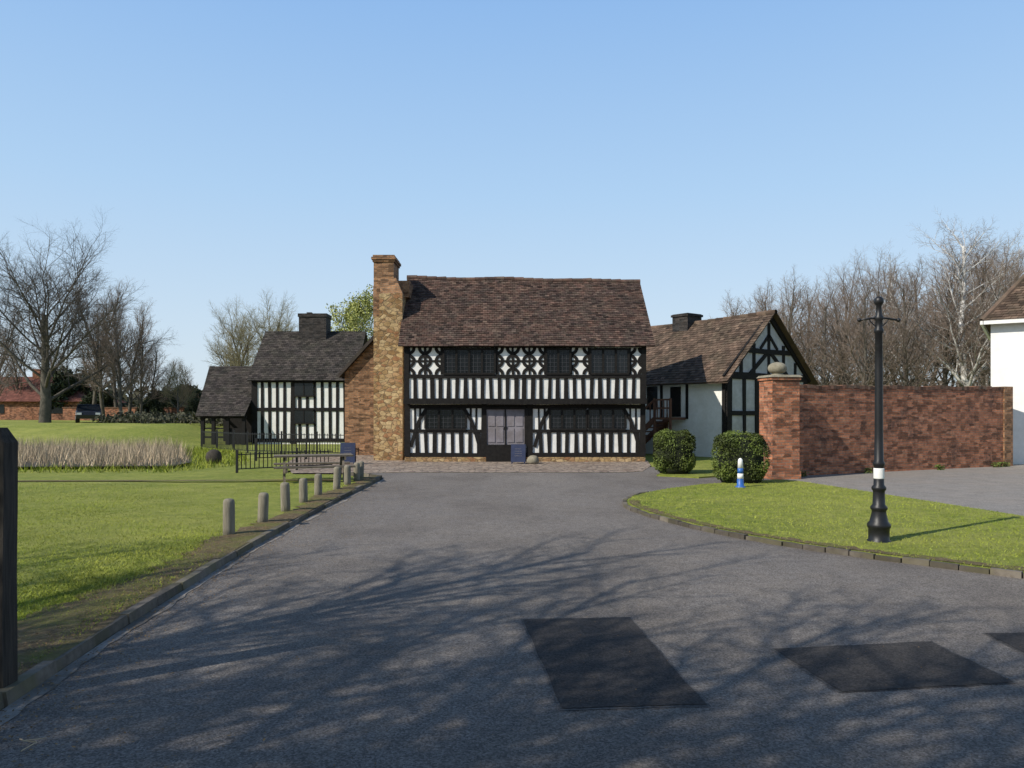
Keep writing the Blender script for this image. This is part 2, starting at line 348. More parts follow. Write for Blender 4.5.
def kerb(name,pts,w=.11,h=.1,seg=.9,seed=1):
    rr=random.Random(seed); m=MB()
    P=[Vector((x,y,0)) for x,y in pts]; cum=[0]
    for a,b in zip(P,P[1:]): cum.append(cum[-1]+(b-a).length)
    def at(s):
        for i in range(len(P)-1):
            if s<=cum[i+1]: return P[i].lerp(P[i+1],(s-cum[i])/(cum[i+1]-cum[i]))
        return P[-1]
    s=0
    while s<cum[-1]-.1:
        e=min(s+seg,cum[-1]); a=at(s+.006); b=at(e-.006); d=(b-a).normalized(); nn=Vector((-d.y,d.x,0))*w
        hh=h+rr.uniform(-.012,.010); c=.02
        j=nn*rr.uniform(-.12,.12)
        a+=j;b+=j
        z=Vector((0,0,1)); k=nn*(c/abs(w))
        t=rr.random()
        q=[a-z*.05,b-z*.05,b+nn-z*.05,a+nn-z*.05,a+k+z*hh,b+k+z*(hh+rr.uniform(-.005,.005)),b+nn+z*hh,a+nn+z*hh]
        m.hexa(q,0,t); s=e
    return struct(name,m.mesh(name,['kerb']))
kl=[(kx(y),y) for y in np.arange(-2,20.3,.9)]+[(-3.5,20.8),(-3.9,21.3),(-4.5,21.9)]
kerb('kerb',kl,.10,.078,.6,2)
mb=MB(); prev=None; rr=random.Random(6)
for y in np.arange(-2,20.2,.15):
    cur=((kx(y),y,.006),(kx(y)+.10+.02*math.sin(y*3)+rr.uniform(-.02,.02),y,.005))
    if prev: mb.poly([prev[0],prev[1],cur[1],cur[0]],0,.7)
    prev=cur
struct('gutter',mb.mesh('gutter',['gut']))
isl=[(2.24,15.0),(2.17,14.4),(2.22,13.7),(2.42,12.8),(2.8,11.7),(3.25,10.75),(3.75,10.0),(4.3,9.35),(4.85,8.8),(5.45,8.2),(6.4,7.35),(7.6,6.5),(9.2,5.5)]
islb=[(9.6,4.8),(9.3,8.5),(8.45,12.6),(7.7,16.6),(7.15,19.3),(6.75,19.7),(6.2,19.3),(4.5,18.35),(3.5,17.3),(2.98,16.6),(2.5,15.8)]
mb=MB(); mb.extr([(x,y) for x,y in isl+islb],-.03,.055); 
struct('lawn_island',mb.mesh('lawn_island',['grass']))
kerb('kerb_island',[(2.98,16.6),(2.5,15.8)]+isl,-.09,.060,.3,5)
mb=MB(); mb.extr([(4.0,21.3),(5.0,20.6),(5.9,21.2),(6.6,22.5),(8.2,23.4),(9.5,26),(6,27),(5.1,24.5)],-.03,.04)
struct('lawn_border',mb.mesh('lawn_border',['grass']))
mb=MB(); prev=None
for i in range(91):
    s=i/90*(len(isl)-1); k=min(int(s),len(isl)-2); u=s-k
    x=isl[k][0]*(1-u)+isl[k+1][0]*u; y=isl[k][1]*(1-u)+isl[k+1][1]*u
    dx=isl[k+1][0]-isl[k][0];dy=isl[k+1][1]-isl[k][1];L=math.hypot(dx,dy); nx_,ny_=-dy/L,dx/L
    w=.24+R.uniform(-.07,.07); cur=((x+nx_*.04,y+ny_*.04,.063),(x+nx_*w,y+ny_*w,.061))
    if prev: mb.poly([prev[0],cur[0],cur[1],prev[1]])
    prev=cur
struct('soil_edge',mb.mesh('soil_edge',['soil']))
# ------------------------------------------------------------ grass blades, leaves, reeds
def inpoly(x,y,poly):
    c=np.zeros(len(x),bool); n=len(poly)
    for i in range(n):
        x0,y0=poly[i];x1,y1=poly[(i+1)%n]
        if y0==y1: continue
        m=((y0>y)!=(y1>y))&(x<(x1-x0)*(y-y0)/(y1-y0)+x0); c^=m
    return c
def blades(x,y,z,hlo,hhi,w,lean):
    n=len(x); a=NR.uniform(0,2*np.pi,n); h=NR.uniform(hlo,hhi,n); lx=NR.normal(0,lean,n)*h; ly=NR.normal(0,lean,n)*h
    dx=np.cos(a)*w/2;dy=np.sin(a)*w/2
    v=np.empty((n,3,3)); v[:,0]=np.stack([x-dx,y-dy,z],1); v[:,1]=np.stack([x+dx,y+dy,z],1); v[:,2]=np.stack([x+lx,y+ly,z+h],1)
    return v.reshape(-1,3)
KY=[0,4.46,6.36,9.84,14,20.2]; KX=[-2.6,-2.99,-3.16,-3.36,-3.42,-3.42]
N=150000
y=3.2+15*NR.random(N)**1.6; x=-.70*y+NR.random(N)*(.70*y-2.9)
kk=np.interp(y,KY,KX)
edge=kk-.36-.2*np.clip((11-y)/3,0,1)-.12*np.sin(y*1.3)-np.abs(NR.normal(0,.12,N)); ok=(x<edge)|((x<kk-.12)&(NR.random(N)<.22)); x=x[ok];y=y[ok]
d=.5+.5*np.sin(x*1.7+np.sin(y*1.1)*2)*np.sin(y*1.4+x*.6); ok=NR.random(len(x))<(.4+.6*d); x=x[ok];y=y[ok]
z=np.full(len(x),.065)+.02*np.sin(x*.9+y*.6)
cl=.5+.25*np.sin(x*2.1+1.3*np.sin(y*1.7))+.25*np.sin(y*2.9+x)
v=blades(x,y,z,.012,.032,.008,.9); struct('grass',npmesh('grass',v,3,'blade',np.clip(cl*.5+NR.random(len(x))*.55,0,1)),'stuff','short mown grass blades covering the lawn')
N=75000; x=2+8*NR.random(N); y=5+14*NR.random(N)**1.2; ok=inpoly(x,y,isl+islb)&(x<.72*y)
x=x[ok];y=y[ok]; v=blades(x,y,np.full(len(x),.05),.012,.036,.010,.9)
struct('grass_island',npmesh('grass_island',v,3,'blade',np.clip(.15+NR.random(len(x))*.85,0,1)),'stuff','short mown grass blades on the kerbed island')
def flat(x,y,z,s):
    n=len(x);a=NR.uniform(0,6.28,n);ss=s*NR.uniform(.5,1.3,n);t=NR.normal(0,.25,n)*ss
    c,sn=np.cos(a)*ss,np.sin(a)*ss; v=np.empty((n,4,3))
    v[:,0]=np.stack([x-c,y-sn,z],1);v[:,1]=np.stack([x+sn*.5,y-c*.5,z+abs(t)],1);v[:,2]=np.stack([x+c,y+sn,z+.3*ss],1);v[:,3]=np.stack([x-sn*.5,y+c*.5,z+abs(t)],1)
    return v.reshape(-1,3)
n=6500; y=1.5+17*NR.random(n)**1.3; kk=np.interp(y,KY,KX)
side=NR.random(n)<.4; x=np.where(side,kk-.12-np.abs(NR.normal(0,.28,n)),kk+.02+np.abs(NR.exponential(.32,n)))
z=np.where(side,.095,.012); struct('fallen_leaves',npmesh('fallen_leaves',flat(x,y,z,.012),4,'leafd',NR.random(n)),'stuff','dry brown leaves scattered along the kerb')
n=2200; y=2+11*NR.random(n)**1.3; x=-3+9*NR.random(n)**1.3; ok=(~inpoly(x,y,isl+islb)); x=x[ok];y=y[ok]
struct('leaf_litter',npmesh('leaf_litter',flat(x,y,np.full(len(x),.012),.007),4,'leafd',NR.random(len(x))),'stuff','tiny leaf litter on the tarmac')
pond=[(-17.2,23.4),(-10.6,24.0),(-10.8,26),(-13.2,31),(-15.5,35.5),(-24.5,36.5),(-20.5,29)]
sheet('pond_bed',pond,.1,'mud')
n=24000; x=-25+15*NR.random(n); y=23.4+13*NR.random(n)**1.15; ok=inpoly(x,y,pond); x=x[ok];y=y[ok]
d=.5+.5*np.sin(x*1.3+y)*np.sin(y*1.1-x*.4); ok=NR.random(len(x))<(.2+.7*d); x=x[ok];y=y[ok]
hs=.75+.35*np.sin(x*.8+1)*np.sin(y*.7)
v=blades(x,y,np.full(len(x),.05),.2,.80,.022,.28)
struct('reeds',npmesh('reeds',v,3,'reed',np.clip(NR.random(len(x)),0,1)),'stuff','low dry tan reeds standing in the dark pond bed')
n=14000; x=-24+15*NR.random(n); y=22.2+15*NR.random(n); ok=(~inpoly(x,y,pond))&inpoly(x,y,[(-18,22.4),(-10,22.4),(-8.8,26),(-11.5,33),(-14,37),(-27,38),(-21,27)]); x=x[ok];y=y[ok]
struct('rough_grass',npmesh('rough_grass',blades(x,y,np.full(len(x),.0),.08,.28,.03,.5),3,'blade',NR.random(len(x))*.8),'stuff','rough tufted grass around the pond')
# ------------------------------------------------------------ trees
def grow(T,C,p,d,L,r,lev,P,rr):
    n=P['seg'][lev]; pts=[p.copy()]; rad=[r]; tp=P['taper'][lev]
    for i in range(n):
        w=P['wander'][lev]; d=(d+Vector((rr.gauss(0,w),rr.gauss(0,w),rr.gauss(0,w)+P['up'][lev]))).normalized()
        p=p+d*(L/n); pts.append(p.copy()); rad.append(r*(1-(1-tp)*(i+1)/n))
    (T if lev<=P.get('tl',1) else C).tube(pts,rad,P['sides'][lev],0,rr.random())
    if lev>=len(P['n']): 
        if P.get('leaf'): P['tips'].append(p.copy())
        return
    k=P['n'][lev]; st=P['start'][lev]; ga=rr.uniform(0,6.28)
    for i in range(k):
        t=st+(1-st)*(i+rr.uniform(.1,.9))/k; t=min(t,.99); f=t*n; j=min(int(f),n-1); q=pts[j].lerp(pts[j+1],f-j)
        ax=(pts[j+1]-pts[j]).normalized(); ga+=2.4+rr.uniform(-.4,.4)
        u=ax.cross(Vector((.3,.2,.93)) if abs(ax.z)<.9 else Vector((1,.1,0))).normalized(); w=ax.cross(u)
        an=math.radians(P['ang'][lev]*rr.uniform(.7,1.3)); an*=(1.15-.45*t)
        nd=ax*math.cos(an)+(u*math.cos(ga)+w*math.sin(ga))*math.sin(an)
        fl=P['prof'](t) if lev==0 else (1.1-.55*t)
        rc=(r*(1-(1-tp)*t))
        grow(T,C,q,nd,L*P['len'][lev]*fl*rr.uniform(.75,1.2),min(rc*.7,max(P['rmin'],rc*P['rr'][lev])),lev+1,P,rr)
def base(**k):
    P=dict(seg=[8,6,4,3,2],wander=[.05,.1,.13,.16,.15],up=[.02,.06,.05,.04,.03],taper=[.3,.25,.3,.4,.5],sides=[9,6,4,3,3],n=[16,8,7,5],start=[.28,.2,.15,.1],
      ang=[50,42,42,40],len=[.55,.5,.5,.5],rr=[.45,.5,.5,.6],rmin=.012,prof=lambda t:1.1-.6*t,tips=[])
    P.update(k); return P
def tree(name,label,Ht,Wd,P,mats,seed,loc,r0=.3,rot=0,group=None,leaf=None,cat='tree'):
    rr=random.Random(seed); T=MB();C=MB(); P['tips']=[]
    if leaf: P['leaf']=True
    grow(T,C,Vector((0,0,-.1)),Vector((rr.uniform(-.04,.04),rr.uniform(-.04,.04),1)),10*P.get('trunk',1),r0,0,P,rr)
    a=np.array(C.v); zt=np.percentile(a[:,2],99.9); wd=np.percentile(np.hypot(a[:,0],a[:,1]),97)*2
    sz=Ht/zt; sx=Wd/wd
    for m in (T,C): m.v=[(x*sx,y*sx,z*sz) for x,y,z in m.v]
    e=thing(name,label,cat,loc,rot,group)
    part(e,'trunk',T.mesh('trunk',[mats[0]],True)); part(e,'crown',C.mesh('crown',[mats[1]]))
    if leaf:
        tips=np.array([(t.x*sx,t.y*sx,t.z*sz) for t in P['tips']]); k,mat,s=leaf
        q=np.repeat(tips,k,0)+NR.normal(0,s*2.2,(len(tips)*k,3)); part(e,'foliage',leafmesh(q,s,mat))
    return e
def leafmesh(q,s,mat,tint=None):
    n=len(q); a=NR.normal(0,1,(n,3)); a/=np.linalg.norm(a,axis=1)[:,None]; b=np.cross(a,NR.normal(0,1,(n,3))); b/=np.linalg.norm(b,axis=1)[:,None]
    ss=(s*NR.uniform(.5,1.3,n))[:,None]; v=np.empty((n,4,3)); v[:,0]=q-a*ss;v[:,1]=q-b*ss*.55;v[:,2]=q+a*ss;v[:,3]=q+b*ss*.55
    return npmesh('foliage',v.reshape(-1,3),4,mat,NR.random(n) if tint is None else tint)
PW=base(n=[17,11,9,8],trunk=.60,start=[.18,.15,.1,.05],len=[1.0,.52,.5,.55],ang=[50,42,42,42],taper=[.35,.2,.3,.4,.5],rr=[.38,.42,.5,.6],rmin=.021,prof=lambda t:1.15-.3*t,up=[.02,.07,.06,.04,.03])
tree('bare_tree','large spreading leafless tree on the grass bank',16.4,16.5,PW,('bark','barkd'),11,(-35.2,58,1.0),.27)
PB=base(n=[26,9,7,5],ang=[34,36,40,40],len=[.36,.45,.5,.5],up=[.01,.10,.08,.05,.03],start=[.16,.15,.1,.1],rmin=.019,prof=lambda t:1.2-.7*t)
grp='leafless trees behind the boundary wall'
t1=tree('bare_tree','slender leafless brown tree beyond the brick wall',10.5,5.8,PB,('bark','barkb'),21,((790-512)/F*46,46,0),.13,0,grp)
t2=tree('bare_tree','leafless grey-brown tree beyond the brick wall',11,7,base(n=[20,10,7,5],ang=[40,38,38,38],len=[.45,.5,.5,.5],up=[.01,.09,.06,.05,.03],start=[.2,.15,.1,.1],rmin=.019,prof=lambda t:1.2-.6*t),('bark','barkb'),25,((850-512)/F*46,46,0),.14,0,grp)
t3=tree('birch_tree','tall white-barked leafless birch beyond the wall',14.3,8,base(n=[24,9,7,5],ang=[42,38,38,38],len=[.42,.5,.5,.5],up=[.01,.05,.02,.0,-.02],start=[.2,.15,.1,.1],rmin=.014,tl=2),('birch','barkb'),28,((966-512)/F*45,45,0),.17,0,grp)
for i,(px,d,s,src) in enumerate([(733,56,1.02,0),(750,50,.95,1),(766,56,1.12,0),(782,50,.98,1),(806,54,1.08,0),(822,45,.9,0),(838,53,1.16,1),(862,43,.93,0),(876,52,1.16,1),(893,60,1.3,0),(908,44,1.0,0),(925,52,1.28,1),(945,46,1.06,0),(958,58,1.4,1),(985,50,1.26,0),(1003,43,1.02,1),(1020,51,1.26,0),(1045,46,1.1,1),(1085,48,1.1,0),(1010,60,1.48,1),(843,60,1.2,0),(915,64,1.45,0)]):
    copything((t1,t2)[src],((px-512)/F*d,d,0),R.uniform(0,6.28),(s*R.uniform(.9,1.15),s,s))
copything(t3,((900-512)/F*56,56,0),2.1,(.95,.95,.97),'slim white-barked leafless birch beyond the wall')
copything(t3,((990-512)/F*56,56,0),4.1,(.9,.9,1.08),'slim white-barked leafless birch beyond the wall')
g2='leafless trees on the far bank'
t4=tree('bare_tree','narrow leafless pale-brown tree on the bank',10.3,5.5,PB,('bark','barkb'),31,((122-512)/F*60,60,1.0),.14,0,g2)
for px,d,rt,s in ((104,68,1.3,1.25),(140,66,2.9,.85),(92,72,4.3,1.35),(118,75,.4,1.25),(150,72,3.3,.75),(20,80,2.,1.0),(-5,74,5.,1.1),(60,84,1.,1.1),(188,70,2.2,.55),(165,78,5.1,.65),(128,70,3.6,1.1)):
    copything(t4,((px-512)/F*d,d,.9),rt,(s,s,s))
t5=tree('bare_tree','round olive-tinged leafless tree behind the timber building',13.2,10,base(n=[17,11,8,7],trunk=.8,rmin=.027,start=[.2,.15,.1,.1],len=[.7,.5,.5,.5]),('bark','olive'),35,((268-512)/F*72,72,0),.2,0,'round trees behind the timber building')
copything(t5,((228-512)/F*70,70,.8),1.9,(.8,.8,.84))
copything(t5,((252-512)/F*80,80,.8),3.9,(.95,.95,1.02))
copything(t5,((288-512)/F*78,78,.3),3.1,(.8,.8,.95))
copything(t5,((178-512)/F*64,64,1.),3.1,(.42,.42,.42),'small leafless tree on the grass bank')
tree('spring_tree','tree with fresh yellow-green spring leaves',11.4,6,base(n=[16,9,7,5],rmin=.02,trunk=.8,up=[.02,.04,.0,-.05,-.1]),('bark','olive'),41,((357-512)/F*60,60,0),.2,0,None,(3,'leafy',.09))
PS=base(n=[12,9,8,6],trunk=.72,start=[.38,.2,.12,.1],len=[.85,.55,.5,.5],ang=[55,42,40,40],taper=[.45,.35,.4,.5,.5],rr=[.5,.52,.55,.6],rmin=.024,prof=lambda t:1.1-.35*t)
ts=tree('bare_tree','tall leafless roadside tree beside the lawn',11.5,11.5,PS,('bark','barkd'),51,(-11.0,-1.2,.05),.27,0,'roadside trees beside the tarmac')
for x,y,rt,s in ((-6.2,-2.6,2.2,.95),(-15.5,-1.2,4.0,1.0),(-8.6,-4.8,1.0,1.0),(-1.6,-4.0,3.3,.9),(2.8,-4.4,5.2,.9),(-13,-5.6,.7,1.05)):
    copything(ts,(x,y,.05),rt,(s,s,s))
def evergreen(label,loc,h,w,seed,g=None):
    rr=np.random.default_rng(seed); n=7500; k=26
    cz=rr.uniform(.18,.85,k)*h; ca=rr.uniform(0,6.28,k); cr=(w/2)*np.sqrt(np.clip(1-((cz/h-.42)/.6)**2,0.05,1))*rr.uniform(.3,.85,k)
    i=rr.integers(0,k,n); u=rr.normal(0,1,(n,3)); u/=np.linalg.norm(u,axis=1)[:,None]; u*=(rr.random(n)**.4)[:,None]*w*.2
    q=np.stack([cr[i]*np.cos(ca[i]),cr[i]*np.sin(ca[i]),cz[i]],1)+u
    e=thing('evergreen_tree',label,'tree',loc,0,g); m=MB(); m.tube([(0,0,-.1),(.02,0,h*.5),(0,0,h*.8)],[.16,.1,.02],7); part(e,'trunk',m.mesh('trunk',['bark'],True)); part(e,'crown',leafmesh(q,.2,'leafk')); return e
c1=evergreen('dense dark evergreen tree by the red-roofed bungalow',((70-512)/F*80,80,1),5.6,5.0,3,'dark evergreens on the bank')
for px,d,s in ((100,76,.55),(164,76,.55),(186,78,.65),(150,70,.38),(198,68,.38)):
    copything(c1,((px-512)/F*d,d,1),R.uniform(0,6),(s*1.2,s*1.2,s),'dense dark evergreen on the bank')
def mass(name,label,x0,x1,y0,y1,h,n,s,mat,seed,z0=0):
    rr=np.random.default_rng(seed); k=60; cx=rr.uniform(x0,x1,k);cy=rr.uniform(y0,y1,k);ch=h*rr.uniform(.5,1,k);cr=rr.uniform(1.2,3.2,k)*(x1-x0)/60+.8
    i=rr.integers(0,k,n); u=rr.normal(0,1,(n,3)); u/=np.linalg.norm(u,axis=1)[:,None]; u*=rr.random(n)[:,None]**.4
    q=np.stack([cx[i]+u[:,0]*cr[i],cy[i]+u[:,1]*cr[i],z0+ch[i]*(.5+.5*u[:,2])],1)
    struct(name,leafmesh(q,s,mat),'stuff',label)
mass('undergrowth','brown leafless undergrowth beyond the wall',10,52,56,68,5.4,30000,.17,'scrub',1)
mass('distant_woodland','distant dark hedge and tree line',-110,-8,92,120,6.5,22000,.5,'scrubg',2)
mass('distant_woodland_edge','distant brown tree line',-10,110,100,125,8,16000,.5,'scrub',4)
mass('hedgerow','dark shrubs along the bank',-27,-17.5,50,60,1.1,8000,.14,'scrubg',5,.9)
def bush(label,loc,w,d,h,seed,g):
    e=thing('clipped_bush',label,'bush',loc,0,g); rr=np.random.default_rng(seed)
    n=11000; u=rr.normal(0,1,(n,3)); u/=np.linalg.norm(u,axis=1)[:,None]
    p=np.sign(u)*np.abs(u)**.62
    lump=1+.06*np.sin(u[:,0]*7+seed)*np.cos(u[:,2]*6)+.04*np.sin(u[:,1]*13+u[:,2]*9)
    r=(lump*(1-.09*rr.random(n)))[:,None]
    q=p*r*np.array([w/2,d/2,h/2])+np.array([0,0,h/2]); q[:,2]=np.clip(q[:,2],.02,None)
    t=np.clip(.3+.3*(np.sin(q[:,0]*6+q[:,2]*5+seed)+rr.random(n)),0,1)
    part(e,'foliage',leafmesh(q,.026,'leafh',t))
    m=MB(); pr=[(.35*w,0),(.43*w,h*.12),(.45*w,h*.5),(.42*w,h*.8),(.3*w,h*.92),(.05*w,h*.94)]
    m.lathe(pr,(0,0,0),14); m.v=[(x,y*d/w,z) for x,y,z in m.v]; part(e,'trunk',m.mesh('trunk',['core'],True)); return e  # added solid core, coloured dark for the bush's inner shade, not a trunk
bush('rounded clipped evergreen bush beside the timbered house',(4.62,21.9,.02),1.13,1.1,1.26,4,'clipped evergreen bushes')
bush('boxy clipped evergreen bush beside the brick pillar',(5.6,18.9,.03),1.26,1.1,1.26,9,'clipped evergreen bushes')
# ------------------------------------------------------------ MAIN HOUSE
def fx(p): return (p-512)/28
def fz(p): return (462-p)/28
house=thing('timbered_house','two-storey black and white timber-framed house with tiled roof','house',(.5,30.5,0))
YG=27.62; YU=27.36
m=MB(); m.box(-3.8,4.73,YG,33.5,.16,2.12); m.box(-3.82,4.76,YU,33.6,2.12,4.25)
m.poly([(-3.82,YU,4.25),(-3.82,33.6,4.25),(-3.82,30.5,6.95)]); m.poly([(4.76,YU,4.25),(4.76,33.6,4.25),(4.76,30.5,6.9)][::-1])
part(house,'wall',m.mesh('wall',['plaster']),True)
m=MB(); m.box(-3.84,4.77,YG-.06,33.55,-.05,.17); part(house,'plinth',m.mesh('plinth',['stone'],uv=True),True)
tm=MB(); rr=random.Random(4)
def stud(x,z0,z1,w,y,th=.035):
    a=rr.uniform(-.018,.018);b=rr.uniform(-.018,.018);w1=w*rr.uniform(.8,1.2)/2;w2=w*rr.uniform(.8,1.2)/2
    tm.prism([(x+a-w1,z0),(x+a+w1,z0),(x+b+w2,z1),(x+b-w2,z1)],y-th,y+.02)
def rail(x0,x1,z,h,y,th=.045):
    n=max(2,int((x1-x0)/1.2)); pr=None
    for i in range(n):
        a=x0+(x1-x0)*i/n; b=x0+(x1-x0)*(i+1)/n; e0=rr.uniform(-.008,.008) if pr is None else pr; e1=rr.uniform(-.015,.015)
        tm.prism([(a,z-h/2+e0),(b,z-h/2+e1),(b,z+h/2+e1),(a,z+h/2+e0)],y-th,y+.02); pr=e1
xL,xR=-3.82,4.76
rail(xL,xR,fz(346),.14,YU); rail(xL,xR,fz(376.5),.13,YU); rail(xL-.03,xR+.03,fz(401.5),.2,YU,.09)
x=xL+.09
while x<xR:
    stud(x,fz(399),fz(377),.14,YU); x+=.298
for x in (xL+.07,xR-.07): stud(x,fz(400),fz(344),.16,YU,.05)
def quat(px0,px1,nx):
    x0,x1=fx(px0),fx(px1); z0,z1=fz(374.5),fz(348.2); cw=(x1-x0)/nx; ch=(z1-z0)/2
    for i in range(nx+1): stud(x0+i*cw,z0,z1,.09,YU,.03)
    tm.prism([(x0,z0+ch-.035),(x1,z0+ch-.035),(x1,z0+ch+.035),(x0,z0+ch+.035)],YU-.028,YU+.02)
    for i in range(nx):
        for j in range(2):
            a,b=x0+i*cw,z0+j*ch; r1=min(cw,ch)*.54
            for cx,cz,s in ((a,b,0),(a+cw,b,90),(a+cw,b+ch,180),(a,b+ch,270)):
                tm.arc(cx,cz,r1*.55,r1,math.radians(s),math.radians(s+90),YU-.024,YU+.01)
quat(409,442,2); quat(497,545,3); quat(571,589,1); quat(629,644,1)
def window(px0,px1,py0,py1,y,lights):
    x0,x1,z0,z1=fx(px0),fx(px1),fz(py1),fz(py0)
    g=MB(); 
    for i in range(lights):
        a=x0+(x1-x0)*i/lights; b=x0+(x1-x0)*(i+1)/lights; tl=R.uniform(-.006,.006)
        g.poly([(a,y-.012+tl,z0+.03),(b,y-.012-tl,z0+.03),(b,y-.014-tl,z1-.03),(a,y-.014+tl,z1-.03)])
    w=part(house,'window',g.mesh('window',['dkwin']),True)
    f=MB(); 
    f.box(x0,x1,y-.075,y+.015,z0,z0+.07); f.box(x0,x1,y-.075,y+.015,z1-.06,z1)
    for i in range(lights+1):
        xx=x0+(x1-x0)*i/lights; f.box(xx-.035,xx+.035,y-.07,y+.012,z0+.07,z1-.06)
    fr=part(w,'frame',f.mesh('frame',['black'])); 
    c=MB()
    for i in range(lights*3+1):
        xx=x0+(x1-x0)*i/(lights*3); c.box(xx-.006,xx+.006,y-.03,y-.022,z0+.07,z1-.06)
    zz=z0+.15
    while zz<z1-.08: c.box(x0+.035,x1-.035,y-.029,y-.0225,zz-.005,zz+.005); zz+=.14
    part(w,'leading',c.mesh('leading',['lead']))
window(444,495,348.5,375,YU,4); window(546,570,348.5,375,YU,2); window(590,628,348.5,375,YU,3)
rail(xL+.02,xR-.03,.24,.17,YG); rail(xL+.02,xR-.03,fz(406.5),.14,YG)
for p in (407,484,530,643): stud(fx(p),.2,2.08,.2,YG,.055)
def gbay(p0,p1,w0,w1):
    rail(fx(p0),fx(p1),fz(431),.11,YG); 
    x=fx(p0)+.28
    while x<fx(p1)-.08: stud(x,.3,fz(431)-.04,.135,YG); x+=.315
    for (a,b) in ((p0,w0),(w1,p1)):
        xa,xb=fx(a),fx(b)
        if xb-xa<.2: continue
        for q in range(1,3):
            if (xb-xa)/3>.15: stud(xa+(xb-xa)*q/3,fz(431),fz(407),.07,YG,.025)
    for s,x0 in ((1,fx(p0)+.06),(-1,fx(p1)-.06)):
        P=[(x0,fz(447)),(x0+s*.13,fz(434)),(x0+s*.3,fz(420)),(x0+s*.55,fz(408.5))]
        for a,b in zip(P,P[1:]): tm.beam(a,b,.12,YG-.04,YG+.015)
gbay(409,481,425,466); window(425,466,408,430.5,YG,3)
gbay(533,641,550,626); window(550,587,408,430.5,YG,3); window(588.5,626,408,430.5,YG,3)
part(house,'timber_frame',tm.mesh('timber_frame',['black']),True)
for k,(a,b) in enumerate(((486.5,505),(505.5,524.5))):
    d=MB(); x0,x1=fx(a),fx(b); d.box(x0,x1,YG-.02,YG+.015,.62,fz(409),0)
    for zz in (.7,1.28): 
        for q in (0,1):
            w_=(x1-x0-.18)/2; d.box(x0+.06+q*(w_+.06),x0+.06+q*(w_+.06)+w_,YG-.04,YG-.021,zz,zz+.5,0)
    dd=part(house,'door',d.mesh('door',['door']),True,'grey painted door leaf with panels')
    h=MB(); hx=x1-.04 if k==0 else x0+.04; h.box(hx-.012,hx+.012,YG-.06,YG-.021,1.16,1.26); part(dd,'handle',h.mesh('handle',['iron']))
d=MB(); d.box(fx(486),fx(526),YG-.1,YG-.03,0,.61); d.box(fx(485.5),fx(526),YG-.08,YG+.01,1.88,1.96); d.box(fx(524.5),fx(527),YG-.06,YG+.01,.6,1.9); d.box(fx(504.6),fx(505.9),YG-.05,YG,.6,1.9)
part(house,'door_surround',d.mesh('door_surround',['black']),True)
rf=MB()
E0,E1=-4.02,5.05; ze=4.12
ridL,ridR=(-4.15,30.5,7.15),(5.06,30.5,7.02)
rf.tiles((E0,27.12,ze),(E1,27.12,ze),ridR,ridL,.12,.175,.11,0,3)
rf.poly([(E0,33.9,ze),(ridL),(ridR),(E1,33.9,ze)],0)
rf.poly([(E0,27.14,ze-.03),(E1,27.14,ze-.03),(5.06,30.5,6.84),(-4.15,30.5,6.96)],0,.3)
rr2=random.Random(8)
for i in range(24):
    u=(i+.5)/24; x=ridL[0]+(ridR[0]-ridL[0])*u; z=7.15+(7.02-7.15)*u-.11*(math.sin(math.pi*u)*.8+.35*math.sin(7*u+1.3)+.2*math.sin(17*u+4))
    rf.tube([(x-.2,30.5,z-.02),(x+.2,30.5,z-.02+rr2.uniform(-.01,.01))],[.11,.12],8,0,rr2.uniform(.3,.8))
roof=part(house,'roof',rf.mesh('roof',['tile']),True)
ch=MB()
ch.box(-4.88,-4.03,28.3,30.9,-.05,6.15,1); ch.box(-5.13,-4.84,28.45,30.9,5.3,6.45,0); ch.box(-5.11,-4.84,28.42,30.9,-.05,5.32,1)
ch.hexa([(-4.86,28.35,6.15),(-4.03,28.35,6.15),(-4.03,30.9,6.15),(-4.86,30.9,6.15),(-4.86,28.5,6.75),(-4.3,28.5,6.75),(-4.3,30,6.75),(-4.86,30,6.75)],0)
ch.box(-4.35,-3.85,28.9,30.2,6.1,6.72,0)
ch.box(-5.12,-4.38,28.5,29.8,6.4,7.35,0); ch.box(-5.16,-4.34,28.46,29.84,7.35,7.43,0); ch.box(-5.2,-4.3,28.42,29.88,7.43,7.52,0); ch.box(-5.15,-4.35,28.47,29.83,7.52,7.6,0)
part(roof,'chimney',ch.mesh('chimney',['brickor','stone'],uv=True))
bw=thing('brick_wing','orange-brown brick gabled wing beside the stone chimney','building',(-5.4,34,0))
m=MB(); m.prism([(-6.95,0),(-3.9,0),(-3.9,3.5),(-5.2,5.35),(-6.95,3.42)],32,38,0); part(bw,'wall',m.mesh('wall',['brickor'],uv=True),True)
m=MB(); m.tiles((-7.15,38,3.22),(-7.15,31.8,3.22),(-5.2,31.8,5.45),(-5.2,38,5.45),.15,.2,0,0,5)
m.beam((-7.2,3.25),(-5.2,5.47),.12,31.78,31.99); m.poly([(-5.2,31.8,5.45),(-3.6,31.8,3.2),(-3.6,38,3.2),(-5.2,38,5.45)]); part(bw,'roof',m.mesh('roof',['tiled']),True)
al=MB(); al.box(-5.62,-5.48,31.9,31.99,2.72,2.86); part(bw,'alarm_box',al.mesh('alarm_box',['orange']),True)
